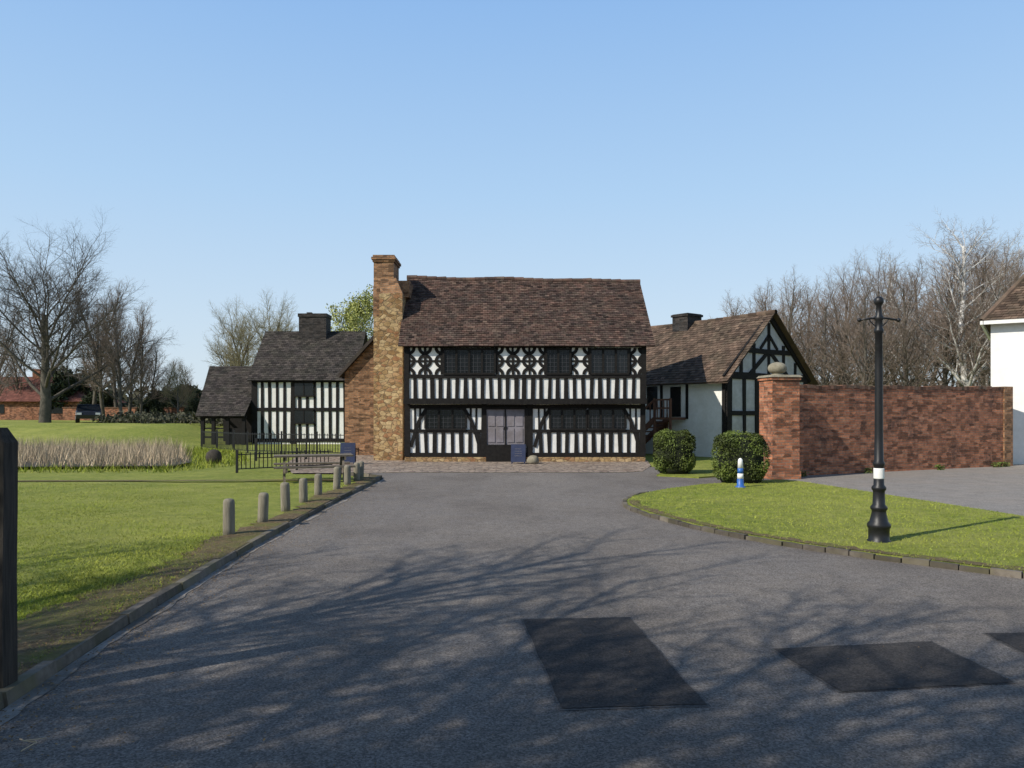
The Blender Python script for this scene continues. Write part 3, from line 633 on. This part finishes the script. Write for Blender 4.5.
# ------------------------------------------------------------ LEFT TIMBER BUILDING
lb=thing('timbered_barn','black and white timber-framed building with dark tiled roof','building',(-12.2,47,0))
m=MB(); m.box(-14.8,-9.3,44,50,-.1,3.75); m.poly([(-14.8,44,3.75),(-14.8,50,3.75),(-14.8,47,6.5)]); m.poly([(-9.3,44,3.75),(-9.3,47,6.5),(-9.3,50,3.75)]); part(lb,'wall',m.mesh('wall',['plaster']),True)
tm=MB(); rr=random.Random(9); Y=44
for z,h in ((.2,.2),(1.95,.2),(3.6,.2)): rail(-14.8,-9.3,z,h,Y)
x=-14.7
while x<-9.3: stud(x,.1,3.7,.17,Y); x+=.43
for x in (-14.7,-12.5,-9.4): stud(x,.0,3.7,.27,Y,.06)
tm.box(-14.86,-14.78,44,50,1.85,2.05); tm.box(-14.86,-14.78,44,44.25,0,3.7)
part(lb,'timber_frame',tm.mesh('timber_frame',['black']),True)
for z0 in (2.75,1.2):
    g=MB(); g.box(-12.4,-11.35,Y-.08,Y-.061,z0,z0+.7); w=part(lb,'window',g.mesh('window',['dkwin']),True)
    f=MB(); f.box(-12.45,-11.3,Y-.12,Y-.05,z0-.08,z0); f.box(-12.45,-11.3,Y-.12,Y-.05,z0+.7,z0+.78); f.box(-11.9,-11.85,Y-.11,Y-.082,z0,z0+.7); part(w,'frame',f.mesh('frame',['black']))
m=MB(); m.tiles((-15.05,43.7,3.6),(-8.9,43.7,3.6),(-8.9,47,6.75),(-15.05,47,6.75),.16,.22,.05,0,6)
m.poly([(-15.05,43.72,3.56),(-8.9,43.72,3.56),(-8.9,47,6.68),(-15.05,47,6.68)],0,.2); m.poly([(-15.05,50.3,3.6),(-15.05,47,6.74),(-8.9,47,6.74),(-8.9,50.3,3.6)])
rf2=part(lb,'roof',m.mesh('roof',['tiled']),True)
m=MB(); m.box(-12.85,-11.2,46.4,47.6,6.2,7.7); m.box(-12.9,-11.15,46.35,47.65,7.55,7.75); m.box(-12.5,-12.2,46.85,47.15,7.73,7.88); part(rf2,'chimney',m.mesh('chimney',['brickdk'],uv=True))
sh=thing('open_shed','low open-fronted black timber shed with dark tiled roof','shed',(-16.3,45,0))
m=MB()
for x in (-17.3,-16.7,-15.9,-15.0):
    m.box(x-.09,x+.09,43,43.18,-.1,1.62)
m.box(-17.4,-14.86,42.98,43.2,1.45,1.62); m.box(-17.4,-17.3,43.1,46.6,1.45,1.6); m.box(-17.4,-14.86,46.4,46.5,-.1,3.6); m.box(-17.4,-15.9,43.05,43.09,.35,.45); m.box(-17.4,-15.9,43.05,43.09,.85,.93); m.box(-15.9,-14.86,43.1,43.14,0,.9)
part(sh,'timber_frame',m.mesh('timber_frame',['black']),True)
m=MB(); m.tiles((-17.6,42.8,1.58),(-14.87,42.8,1.58),(-14.87,46.6,4.6),(-18.3,46.6,4.6),.16,.22,.04,0,9)
m.poly([(-17.6,42.82,1.54),(-14.87,42.82,1.54),(-14.87,46.6,4.53),(-18.3,46.6,4.53)],0,.2); part(sh,'roof',m.mesh('roof',['tiled']),True)
# ------------------------------------------------------------ RIGHT WING
rw=thing('white_barn','white-walled barn with timber gable and brown tiled roof','building',(10.7,32.1,0),math.radians(37)); rw.scale=(1.08,1,1)
m=MB(); m.box(-2.6,2.6,0,9,-.1,3.3,0); 
m.poly([(-2.6,0,3.3),(2.6,0,3.3),(0,0,5.75)],1); m.poly([(-2.6,9,3.3),(0,9,5.75),(2.6,9,3.3)],0)
part(rw,'wall',m.mesh('wall',['plaster','plastershade']))
m=MB(); m.poly([(-2.59,-.006,-.1),(2.59,-.006,-.1),(2.59,-.006,3.3),(-2.59,-.006,3.3)]); part(rw,'gable_shade_panel',m.mesh('gable_shade_panel',['plastershade']))  # sheet over the gable wall, its shade painted in as grey
tm=MB(); rr=random.Random(12)
for z,h in ((.3,.25),(1.75,.18),(3.25,.28),(4.3,.2)): rail(-2.6*(1 if z<3.4 else .55),2.6*(1 if z<3.4 else .55),z,h,0,.06)
for x,w in ((-2.45,.3),(-1.55,.16),(-.75,.22),(.1,.16),(.85,.22),(1.65,.16),(2.45,.3)): stud(x,-.1,3.2,w,0,.05)
for x,z1 in ((-1.75,3.9),(-.95,4.6),(0,5.5),(.95,4.6),(1.75,3.9)): stud(x,3.3,z1,.15,0,.04)
tm.beam((-2.75,3.15),(0,5.78),.22,-.09,.01); tm.beam((2.75,3.15),(0,5.78),.22,-.088,.01)
tm.beam((-1.2,3.35),(-.1,4.25),.16,-.045,.01); tm.beam((1.2,3.35),(.1,4.25),.16,-.045,.01); tm.beam((-.55,4.4),(0,5.0),.12,-.04,.01); tm.beam((.55,4.4),(0,5.0),.12,-.04,.01)
tm.box(-2.66,-2.585,0,.16,-.1,3.2)
tm.box(-2.65,-2.59,.16,9,3.05,3.22)
for y in (1.9,3.3): tm.box(-2.64,-2.59,y,y+.12,1.5,3.05)
part(rw,'timber_frame',tm.mesh('timber_frame',['black']))
for (a,b,z0,z1) in ((-.6,.0,1.95,3.0),(.25,.75,1.95,3.0)):
    g=MB(); g.box(a,b,-.03,-.01,z0,z1); w=part(rw,'window',g.mesh('window',['dkwin'])); f=MB(); f.box(a-.05,b+.05,-.08,-.012,z0-.07,z0); f.box((a+b)/2-.02,(a+b)/2+.02,-.06,-.032,z0,z1); part(w,'frame',f.mesh('frame',['black']))
g=MB(); g.box(-2.63,-2.59,3.6,4.2,1.9,2.9); w=part(rw,'window',g.mesh('window',['dkwin'])); 
g=MB(); g.box(-2.64,-2.59,2.3,2.85,1.6,2.85); part(rw,'door',g.mesh('door',['black']),label='dark upper door at the head of the stair')
g=MB(); g.box(-2.64,-2.59,3.0,3.7,0,1.4); part(rw,'door',g.mesh('door',['woodr']),label='brown ground floor door')
s=MB()
s.box(-3.5,-2.66,2.0,2.9,1.47,1.57)
for i in range(8): s.box(-3.45,-2.7,2.9+.25*i,2.9+.25*(i+1),1.47-.18*(i+1),1.52-.18*(i+1))
for xx in (-3.47,-2.72): s.bar((xx,2.9,1.5),(xx,5.0,-.05),.06,.22)
for y,zt in ((2.04,2.35),(2.9,2.35)): s.box(-3.52,-3.44,y-.04,y+.04,0,zt)
s.box(-3.52,-3.44,4.9,4.98,0,.95)
for z in (2.3,1.95): s.bar((-3.48,2.0,z),(-3.48,2.9,z),.06,.07)
s.bar((-3.48,2.9,2.3),(-3.48,4.95,.9),.06,.08)
for k in range(6): y=3.15+k*.3; zb=1.5-(y-2.9)*.73; s.box(-3.50,-3.46,y-.02,y+.02,zb,zb+.8)
for k in range(4): s.box(-3.50,-3.46,2.2+k*.18,2.23+k*.18,1.57,2.3)
part(rw,'staircase',s.mesh('staircase',['woodr']))
m=MB(); a=[(-2.95,9.2,2.98),(-2.95,-.35,2.98),(0,-.35,5.98),(0,9.2,5.9)]
m.tiles(*a,.15,.2,.09,0,15); m.poly([(x,y,z-.06) for x,y,z in a],0,.2); m.poly([(2.95,-.35,2.98),(2.95,9.2,2.98),(0,9.2,5.9),(0,-.35,5.98)])
for i in range(22):
    y=-.35+9.5*(i+.5)/22; u=1-(i+.5)/22; m.tube([(0,y-.22,5.94-.09*math.sin(math.pi*u)),(0,y+.22,5.94-.09*math.sin(math.pi*u))],[.1,.11],8,0,rr.random())
r3=part(rw,'roof',m.mesh('roof',['tilew']))
m=MB(); m.box(-.45,.45,3.9,4.8,5.2,6.3); m.box(-.5,.5,3.85,4.85,6.17,6.27); part(r3,'chimney',m.mesh('chimney',['brickdk'],uv=True))
# ------------------------------------------------------------ boundary wall
bwall=thing('brick_wall','weathered red brick boundary wall with coping and end pier','wall',(7.1,20.6,0))
A=Vector((7.6,21.2,0));B=Vector((16.35,25.4,0)); d=(B-A).normalized(); nn=Vector((-d.y,d.x,0))*.34; L=(B-A).length
m=MB(); k=24
def wt(u): return 2.42+.09*u+.018*math.sin(u*31)
for i in range(k):
    u0,u1=i/k,(i+1)/k; p=A.lerp(B,u0);q=A.lerp(B,u1)
    m.poly([p+Vector((0,0,-.1)),q+Vector((0,0,-.1)),q+Vector((0,0,wt(u1))),p+Vector((0,0,wt(u0)))]); m.poly([p+nn+Vector((0,0,-.1)),p+nn+Vector((0,0,wt(u0))),q+nn+Vector((0,0,wt(u1))),q+nn+Vector((0,0,-.1))])
q=B; m.poly([q+Vector((0,0,-.1)),q+nn+Vector((0,0,-.1)),q+nn+Vector((0,0,2.55)),q+Vector((0,0,2.55))])
part(bwall,'wall',m.mesh('wall',['brick'],uv=True),True)
m=MB(); i=0
for i in range(int(L/.115)):
    u=(i+.5)*.115/L; p=A+d*(u*L); z=wt(u)+R.uniform(-.014,.014); o=d*.052; e=nn*.06
    m.hexa([p-o-e+Vector((0,0,z)),p+o-e+Vector((0,0,z)),p+o+nn+e+Vector((0,0,z)),p-o+nn+e+Vector((0,0,z)),p-o-e+Vector((0,0,z+.1)),p+o-e+Vector((0,0,z+.1)),p+o+nn+e+Vector((0,0,z+.1)),p-o+nn+e+Vector((0,0,z+.1))],0,R.random())
part(bwall,'coping',m.mesh('coping',['coping']),True)
m=MB(); p=B-d*.02; o=d*.22; e=nn*.15
m.hexa([p-o-e+Vector((0,0,-.1)),p+o-e+Vector((0,0,-.1)),p+o+nn+e+Vector((0,0,-.1)),p-o+nn+e+Vector((0,0,-.1)),p-o-e+Vector((0,0,2.62)),p+o-e+Vector((0,0,2.62)),p+o+nn+e+Vector((0,0,2.62)),p-o+nn+e+Vector((0,0,2.62))])
part(bwall,'pier',m.mesh('pier',['brickor'],uv=True),True)
pl=thing('brick_pillar','square red brick gate pillar topped by a stone ball','pillar',(7.18,20.7,0),math.radians(8))
m=MB(); m.box(-.38,.38,-.38,.38,-.05,2.62); m.box(-.41,.41,-.41,.41,0,.22); m.box(-.41,.41,-.41,.41,2.62,2.7); part(pl,'shaft',m.mesh('shaft',['brick'],uv=True))
m=MB(); m.hexa([(-.44,-.44,2.7),(.44,-.44,2.7),(.44,.44,2.7),(-.44,.44,2.7),(-.39,-.39,2.76),(.39,-.39,2.76),(.39,.39,2.76),(-.39,.39,2.76)]); part(pl,'capstone',m.mesh('capstone',['cap']))
m=MB(); pr=[(.2,2.76),(.14,2.8),(.13,2.83)]+[(.25*math.sin(a),2.95-.17*math.cos(a)) for a in [math.radians(t) for t in range(40,176,15)]]; m.lathe(pr,(-.05,0,0),18); part(pl,'ball_finial',m.mesh('ball_finial',['cap'],True))
rr=random.Random(14)
q=np.array([[*(A.lerp(B,u)+Vector((.08+rr.uniform(-.1,.1),-.15-rr.random()*.12,rr.random()*.16)))] for u in [rr.choice((.02,.03,.3,.62,.9,.93,.95))+rr.uniform(-.012,.012) for _ in range(900)]])
struct('weeds',leafmesh(q,.03,'leafh'),'stuff','small green weeds at the foot of the wall')
# ------------------------------------------------------------ white cottage
wc=thing('white_cottage','white rendered cottage with brown hipped tile roof','house',(16.6,26.7,0),math.radians(-34))
m=MB(); m.box(0,9,0,6.5,-.1,5.05); part(wc,'wall',m.mesh('wall',['whitep']))
m=MB(); a=(-.25,-.3,4.93);b=(9.3,-.3,4.93);c=(6.5,3.2,8.5);dd=(2.4,3.2,8.5)
m.tiles(a,b,c,dd,.15,.2,.0,0,22); m.tiles((-.25,6.8,4.93),a,dd,dd,.15,.2,0,0,23)
m.poly([a,b,(9.3,6.8,4.93),(-.25,6.8,4.93)]); m.poly([b,(9.3,6.8,4.93),c]); m.poly([(9.3,6.8,4.93),(-.25,6.8,4.93),dd,c])
m.tube([a,dd],[.09,.09],8,0,.7); m.tube([dd,c],[.1,.1],8)
part(wc,'roof',m.mesh('roof',['tilew']))
m=MB(); m.box(-.2,9.25,-.34,-.26,4.80,4.925); m.box(-.3,-.22,-.34,6.7,4.8,4.925); part(wc,'gutter',m.mesh('gutter',['whitep']))
# ------------------------------------------------------------ bungalow
rb=thing('red_roofed_bungalow','low brick bungalow with red hipped tile roof','house',((30-512)/F*78,78,.9))
m=MB(); m.box(-8,5,0,8,-.2,2.1); part(rb,'wall',m.mesh('wall',['brick'],uv=True))
m=MB(); a=(-8.4,-.4,2.0);b=(5.6,-.4,2.0);c=(1.5,4,4.7);dd=(-6,4,4.7); m.tiles(a,b,c,dd,.3,.3,0,0,2); m.tiles(b,(5.6,8.4,2.0),c,c,.3,.3,0,0,4); m.poly([a,dd,(-8.4,8.4,2.0)]); m.poly([(5.6,8.4,2),(-8.4,8.4,2),dd,c]); rr3=part(rb,'roof',m.mesh('roof',['tiler']))
m=MB(); m.box(-2,-1.2,3.6,4.4,4.4,5.5); part(rr3,'chimney',m.mesh('chimney',['brick'],uv=True))
for x in (-4,2):
    m=MB(); m.box(x,x+1.4,-.04,.01,.8,1.7); part(rb,'window',m.mesh('window',['dkwin']))
gw=thing('garden_wall','low brick garden wall along the far bank','wall',(-26,72,.9)); m=MB(); m.box(-16,4,0,.25,-.3,1.3); part(gw,'wall',m.mesh('wall',['brick'],uv=True)); m=MB(); m.box(-16.05,4.05,-.04,.29,1.3,1.4); part(gw,'coping',m.mesh('coping',['coping']))
# ------------------------------------------------------------ car
car=thing('parked_car','dark estate car parked on the far bank','car',((89-512)/F*60,60,1.0),math.radians(-62))
m=MB(); prof=[(-2.1,.32),(2.1,.32),(2.14,.6),(2.0,.82),(1.2,.95),(.62,1.42),(-1.5,1.45),(-2.05,.98),(-2.14,.6)]
n=len(prof); secs=[]
for y,zs in ((-.86,0),(-.8,1),(.8,1),(.86,0)):
    secs.append([(x*(.985 if zs==0 else 1),y*(1-.14*max(0,(z-.9))/.5),z) for x,z in prof])
for s0,s1 in zip(secs,secs[1:]):
    for i in range(n):
        j=(i+1)%n; m.poly([s0[i],s0[j],s1[j],s1[i]][::-1])
m.poly(secs[0]); m.poly(secs[-1][::-1]); part(car,'body',m.mesh('body',['carp'],False))
for s in (-1,1):
    g=MB(); g.poly([(1.0,s*.865,.98),(.55,s*.77,1.36),(-1.35,s*.77,1.38),(-1.75,s*.865,1.0)]); part(car,'side_window',g.mesh('side_window',['dkwin']))
    l=MB(); l.box(2.0,2.13,s*.62-.16,s*.62+.16,.62,.78); part(car,'headlight',l.mesh('headlight',['lampg']))
    for x in (-1.35,1.35):
        w=MB(); w.tube([(x,s*.66,.32),(x,s*.88,.32)],[.33,.33],18,0,.5,True); ww=part(car,'wheel',w.mesh('wheel',['tyre'])); rmm=MB(); rmm.tube([(x,s*.87,.32),(x,s*.895,.32)],[.2,.19],12,0,.5,True); part(ww,'rim',rmm.mesh('rim',['lampg']))
g=MB(); g.poly([(1.19,-.76,.97),(1.19,.76,.97),(.66,.66,1.39),(.66,-.66,1.39)]); g.v=[(x+.02,y,z+.012) for x,y,z in g.v]; part(car,'windscreen',g.mesh('windscreen',['dkwin']))
# ------------------------------------------------------------ lamp post
lp=thing('lamp_post','headless black cast iron lamp post on the grass','lamp post',(4.86,10.2,.02))
m=MB(); m.lathe([(.15,-.05),(.15,.04),(.13,.06),(.13,.2),(.145,.22),(.145,.26),(.115,.3),(.10,.36),(.088,.42),(.09,.44),(.105,.46),(.105,.49),(.078,.52),(.072,.68),(.075,.7),(.09,.72),(.09,.75),(.066,.78),(.062,.93),(.062,1.02),(.07,1.04),(.075,1.07),(.058,1.1),(.052,1.5),(.05,2.3),(.046,2.78),(.06,2.8),(.06,2.83),(.046,2.86),(.046,2.95),(.058,2.97),(.058,3.0),(.04,3.03),(.034,3.15),(.05,3.17),(.06,3.19),(.06,3.24),(.03,3.27)],n=14)
part(lp,'post',m.mesh('post',['iron'],True))
m=MB(); m.tube([(-.25,0,2.96),(-.1,0,2.985),(.1,0,2.985),(.25,0,2.96)],[.014]*4,8,0,.5,True)
for s in (-1,1): m.lathe([(.005,-.028),(.024,-.015),(.028,0),(.024,.015),(.005,.028)],(s*.26,0,2.96),10); m.tube([(s*.045,0,2.88),(s*.1,0,2.93),(s*.13,0,2.975)],[.008]*3,6)
part(lp,'ladder_bar',m.mesh('ladder_bar',['iron'],True))
m=MB(); m.lathe([(.0655,.86),(.0665,.87),(.0665,.99),(.0655,1.0)],n=16); part(lp,'white_band',m.mesh('white_band',['whitep'],True))
# ------------------------------------------------------------ bollards
pb=thing('traffic_bollard','small blue and white marker bollard on the grass','bollard',(5.22,17.6,.04))
m=MB(); m.lathe([(.12,0),(.12,.03),(.08,.05),(.075,.2),(.072,.21)],n=16); part(pb,'base',m.mesh('base',['blue'],True))
m=MB(); m.lathe([(.071,.21),(.065,.33)],n=16); part(pb,'white_band',m.mesh('white_band',['whitep'],True))
m=MB(); m.lathe([(.066,.33),(.062,.45)],n=16); part(pb,'blue_band',m.mesh('blue_band',['blue'],True))
m=MB(); m.lathe([(.061,.45),(.055,.6),(.05,.64),(.03,.67),(.01,.68)],n=16); part(pb,'cap',m.mesh('cap',['whitep'],True))
g='wooden bollards along the kerb'
for i,(x,y,h,t) in enumerate([(-3.9,10.6,.50,.0),(-3.82,11.8,.46,.03),(-3.88,13.2,.49,-.03),(-3.93,14.5,.45,.04),(-3.95,15.7,.44,.0),(-3.85,16.9,.5,-.04),(-3.85,18.0,.46,.02),(-3.85,19.1,.45,0),(-3.95,20.1,.42,.03)]):
    m=MB(); rr=random.Random(i); m.lathe([(.078,-.1),(.08,.1),(.079,h*.6),(.077,h-.05),(.068,h-.015),(.045,h),(.01,h+.004)],n=14)
    m.v=[(a*(1+.04*math.sin(i+math.atan2(b,a)*3)),b,c) for a,b,c in m.v]
    o=solo('wooden_bollard',m.mesh('wooden_bollard',['wood'],True),'short round-topped weathered timber bollard beside the kerb','bollard',(x,y,.07),rr.random()*6,g); o.rotation_euler=(t,t*.7,i)
gp=thing('gate_post','tall dark weathered timber post beside the kerb','post',(-3.145,4.72,.06))
m=MB(); rr=random.Random(2); lv=[-.1,.3,.7,1.1,1.4,1.54]; prev=None
for z in lv:
    j=lambda: rr.uniform(-.005,.005)
    cur=[(-.085+j(),-.07+j(),z),(-.0+j(),-.08+j(),z),(.07+j(),-.07+j(),z-.03*(z==1.54)),(.07+j(),.07,z-.03*(z==1.54)),(-.085,.07,z)]
    if prev:
        for q in range(5): r_=(q+1)%5; m.poly([prev[q],prev[r_],cur[r_],cur[q]])
    prev=cur
tp=[(x*.55-.01,y*.5,1.6) for x,y,z in prev]
for q in range(5): r_=(q+1)%5; m.poly([prev[q],prev[r_],tp[r_],tp[q]])
m.poly(tp); part(gp,'shaft',m.mesh('shaft',['woodd']))
m=MB(); m.box(-.3,-.035,-.11,-.09,1.18,1.50); part(gp,'notice_plate',m.mesh('notice_plate',['gut']))
tw=MB(); tw.tube([(-2.62,4.1,.015),(-2.55,4.02,.04),(-2.50,4.05,.02),(-2.52,3.95,.015)],[.004]*4,5); tw.tube([(-2.55,4.02,.04),(-2.48,4.1,.02)],[.003,.002],5); solo('twig',tw.mesh('twig',['reed']),'small pale dry twig lying on the tarmac','twig')
def picnic(loc,rot,label):
    e=thing('picnic_table',label,'picnic table',loc,rot) 
    m=MB()
    for i in range(5): m.box(-.95,.95,-.36+i*.146,-.36+i*.146+.135,.62,.66,0,R.random())
    part(e,'table_top',m.mesh('table_top',['woodh']))
    for s in (-1,1):
        m=MB()
        for k in (0,1): m.box(-.95,.95,s*.72-.14+k*.145,s*.72-.14+k*.145+.135,.38,.42,0,R.random())
        part(e,'seat',m.mesh('seat',['woodh']))
        m=MB(); x=s*.7; m.bar((x,-.2,.62),(x,-.62,0),.05,.09);m.bar((x,.2,.62),(x,.62,0),.05,.09); m.box(x+.026,x+.07,-.85,.85,.29,.38); m.box(x+.026,x+.07,-.36,.36,.54,.62); part(e,'leg',m.mesh('leg',['woodh']))
    return e
picnic((-4.95,19.2,.05),.3,'weathered timber picnic table near the bollards')
def aboard(loc,rot,w,h,label):
    e=thing('sign_board',label,'sign',loc,rot,'navy sign boards')
    m=MB(); 
    for s in (-1,1): 
        m.hexa([(-w/2,s*.22-.02,0.06),(w/2,s*.22-.02,.06),(w/2,s*.22+.02,.06),(-w/2,s*.22+.02,.06),(-w/2,s*.02-.02,h),(w/2,s*.02-.02,h),(w/2,s*.02+.02,h),(-w/2,s*.02+.02,h)])
        for x in (-w/2+.02,w/2-.05): m.box(x,x+.03,s*.22-.02,s*.22+.02,0,.07)
    r=random.Random(int(w*100))
    for i in range(4):
        z=h*.76-i*h*.12; y=-.04-.2*(h-z)/(h-.06)-.004; L_=w*r.uniform(.3,.55)
        k=-L_/2
        while k<L_/2:
            q=r.uniform(.01,.022); m.poly([(k,y-.002,z),(k+q,y-.002,z),(k+q,y+.002,z+.010),(k,y+.002,z+.010)],1); k+=q+.016
    part(e,'panel',m.mesh('panel',['navy','gut']))
aboard((-5.6,26.3,.01),.1,.5,.72,'dark navy sign board on the paving'); aboard((.22,26.6,.01),-.05,.5,.66,'navy sign board standing before the timbered house doors')
def rock(label,loc,s,seed,mat,nm='boulder'):
    r=random.Random(seed); m=MB(); m.lathe([(.3,0),(.48,.08),(.5,.25),(.42,.42),(.25,.52),(.05,.55)],n=12)
    m.v=[(x*s[0]*(1+r.uniform(-.1,.1)),y*s[1]*(1+r.uniform(-.1,.1)),z*s[2]) for x,y,z in m.v]; solo(nm,m.mesh(nm,[mat],True),label,'rock',loc)
rock('rounded brown stone on the paving by the house',(.72,26.4,0),(.42,.35,.55),3,'cap')
rock('dark stone beside the pond',(-10.3,26.6,0),(.55,.5,.9),5,'woodd')
def fence(pts,h,label):
    e=thing('metal_railing',label,'railing',(pts[0][0],pts[0][1],0),0,'black metal railings'); P=[Vector((x,y,hgt(x,y))) for x,y in pts]
    b=MB()
    for a,c in zip(P,P[1:]):
        L=(c-a).length; n=int(L/.13); 
        for z in (.12,h-.06): b.bar(a+Vector((0,0,z)),c+Vector((0,0,z)),.03,.03)
        for i in range(n):
            q=a.lerp(c,i/n); 
            if i%14==0:
                po=MB(); po.box(q.x-.03,q.x+.03,q.y-.03,q.y+.03,q.z-.05,q.z+h+.08); part(e,'post',po.mesh('post',['iron']),True)
            else: b.box(q.x-.011,q.x+.011,q.y-.011,q.y+.011,q.z+.12,q.z+h)
    part(e,'rail',b.mesh('rail',['iron']),True)
fence([(-15.0,37.2),(-11.5,33.5),(-6.9,31.5)],.9,'long black metal railing in front of the timber buildings')
fence([(-8.0,22.4),(-5.7,24.4)],.6,'short black metal railing beside the pond path')
fence([(-9.3,28.0),(-7.2,29.4)],.75,'black metal railing beside the paving')
# ------------------------------------------------------------ camera, sun, sky
cam=bpy.data.cameras.new('camera'); co=bpy.data.objects.new('camera',cam); COL.objects.link(co); S.camera=co
co.location=(0,0,H); co.rotation_euler=(math.radians(90),0,0); cam.sensor_width=36; cam.lens=F/1024*36; cam.shift_y=29/1024; cam.clip_end=4000; cam.clip_start=.05
el=math.radians(38); az=(-.82,-.572)
sd=Vector((az[0]*math.cos(el),az[1]*math.cos(el),math.sin(el)))
sl=bpy.data.lights.new('sun','SUN'); so=bpy.data.objects.new('sun',sl); COL.objects.link(so); sl.energy=5; sl.angle=math.radians(.4); sl.color=(1,.94,.84)
so.rotation_euler=sd.to_track_quat('Z','Y').to_euler(); so.location=(-30,-15,40)
W=bpy.data.worlds.new('World'); S.world=W; W.use_nodes=True; n=W.node_tree.nodes; l=W.node_tree.links
sk=n.new('ShaderNodeTexSky'); sk.sky_type='NISHITA'; sk.sun_disc=False; sk.sun_elevation=el; sk.sun_rotation=math.atan2(az[0],az[1]); sk.air_density=1.0; sk.dust_density=1.0; sk.ozone_density=1.5
tc=n.new('ShaderNodeTexCoord'); sx=n.new('ShaderNodeSeparateXYZ'); l.new(tc.outputs['Generated'],sx.inputs[0])
rm=ramp(n,[(.24,.23,.21),(.68,.78,.85),(.58,.73,.88),(.44,.65,.90),(.29,.51,.86),(.07,.15,.34)],[0,.5,.56,.634,.735,.9])
ma=n.new('ShaderNodeMath'); ma.operation='MULTIPLY_ADD'; ma.inputs[1].default_value=.5; ma.inputs[2].default_value=.5; l.new(sx.outputs[2],ma.inputs[0]); l.new(ma.outputs[0],rm.inputs[0])
vs=n.new('ShaderNodeVectorMath'); vs.operation='SCALE'; vs.inputs[3].default_value=10.8; l.new(rm.outputs[0],vs.inputs[0])
mx=mix(n,l,'MIX',.85,sk.outputs[0],vs.outputs[0])
l.new(mx,n['Background'].inputs[0]); n['Background'].inputs[1].default_value=.1
S.view_settings.view_transform='Standard'; S.view_settings.look='None'; S.view_settings.exposure=0
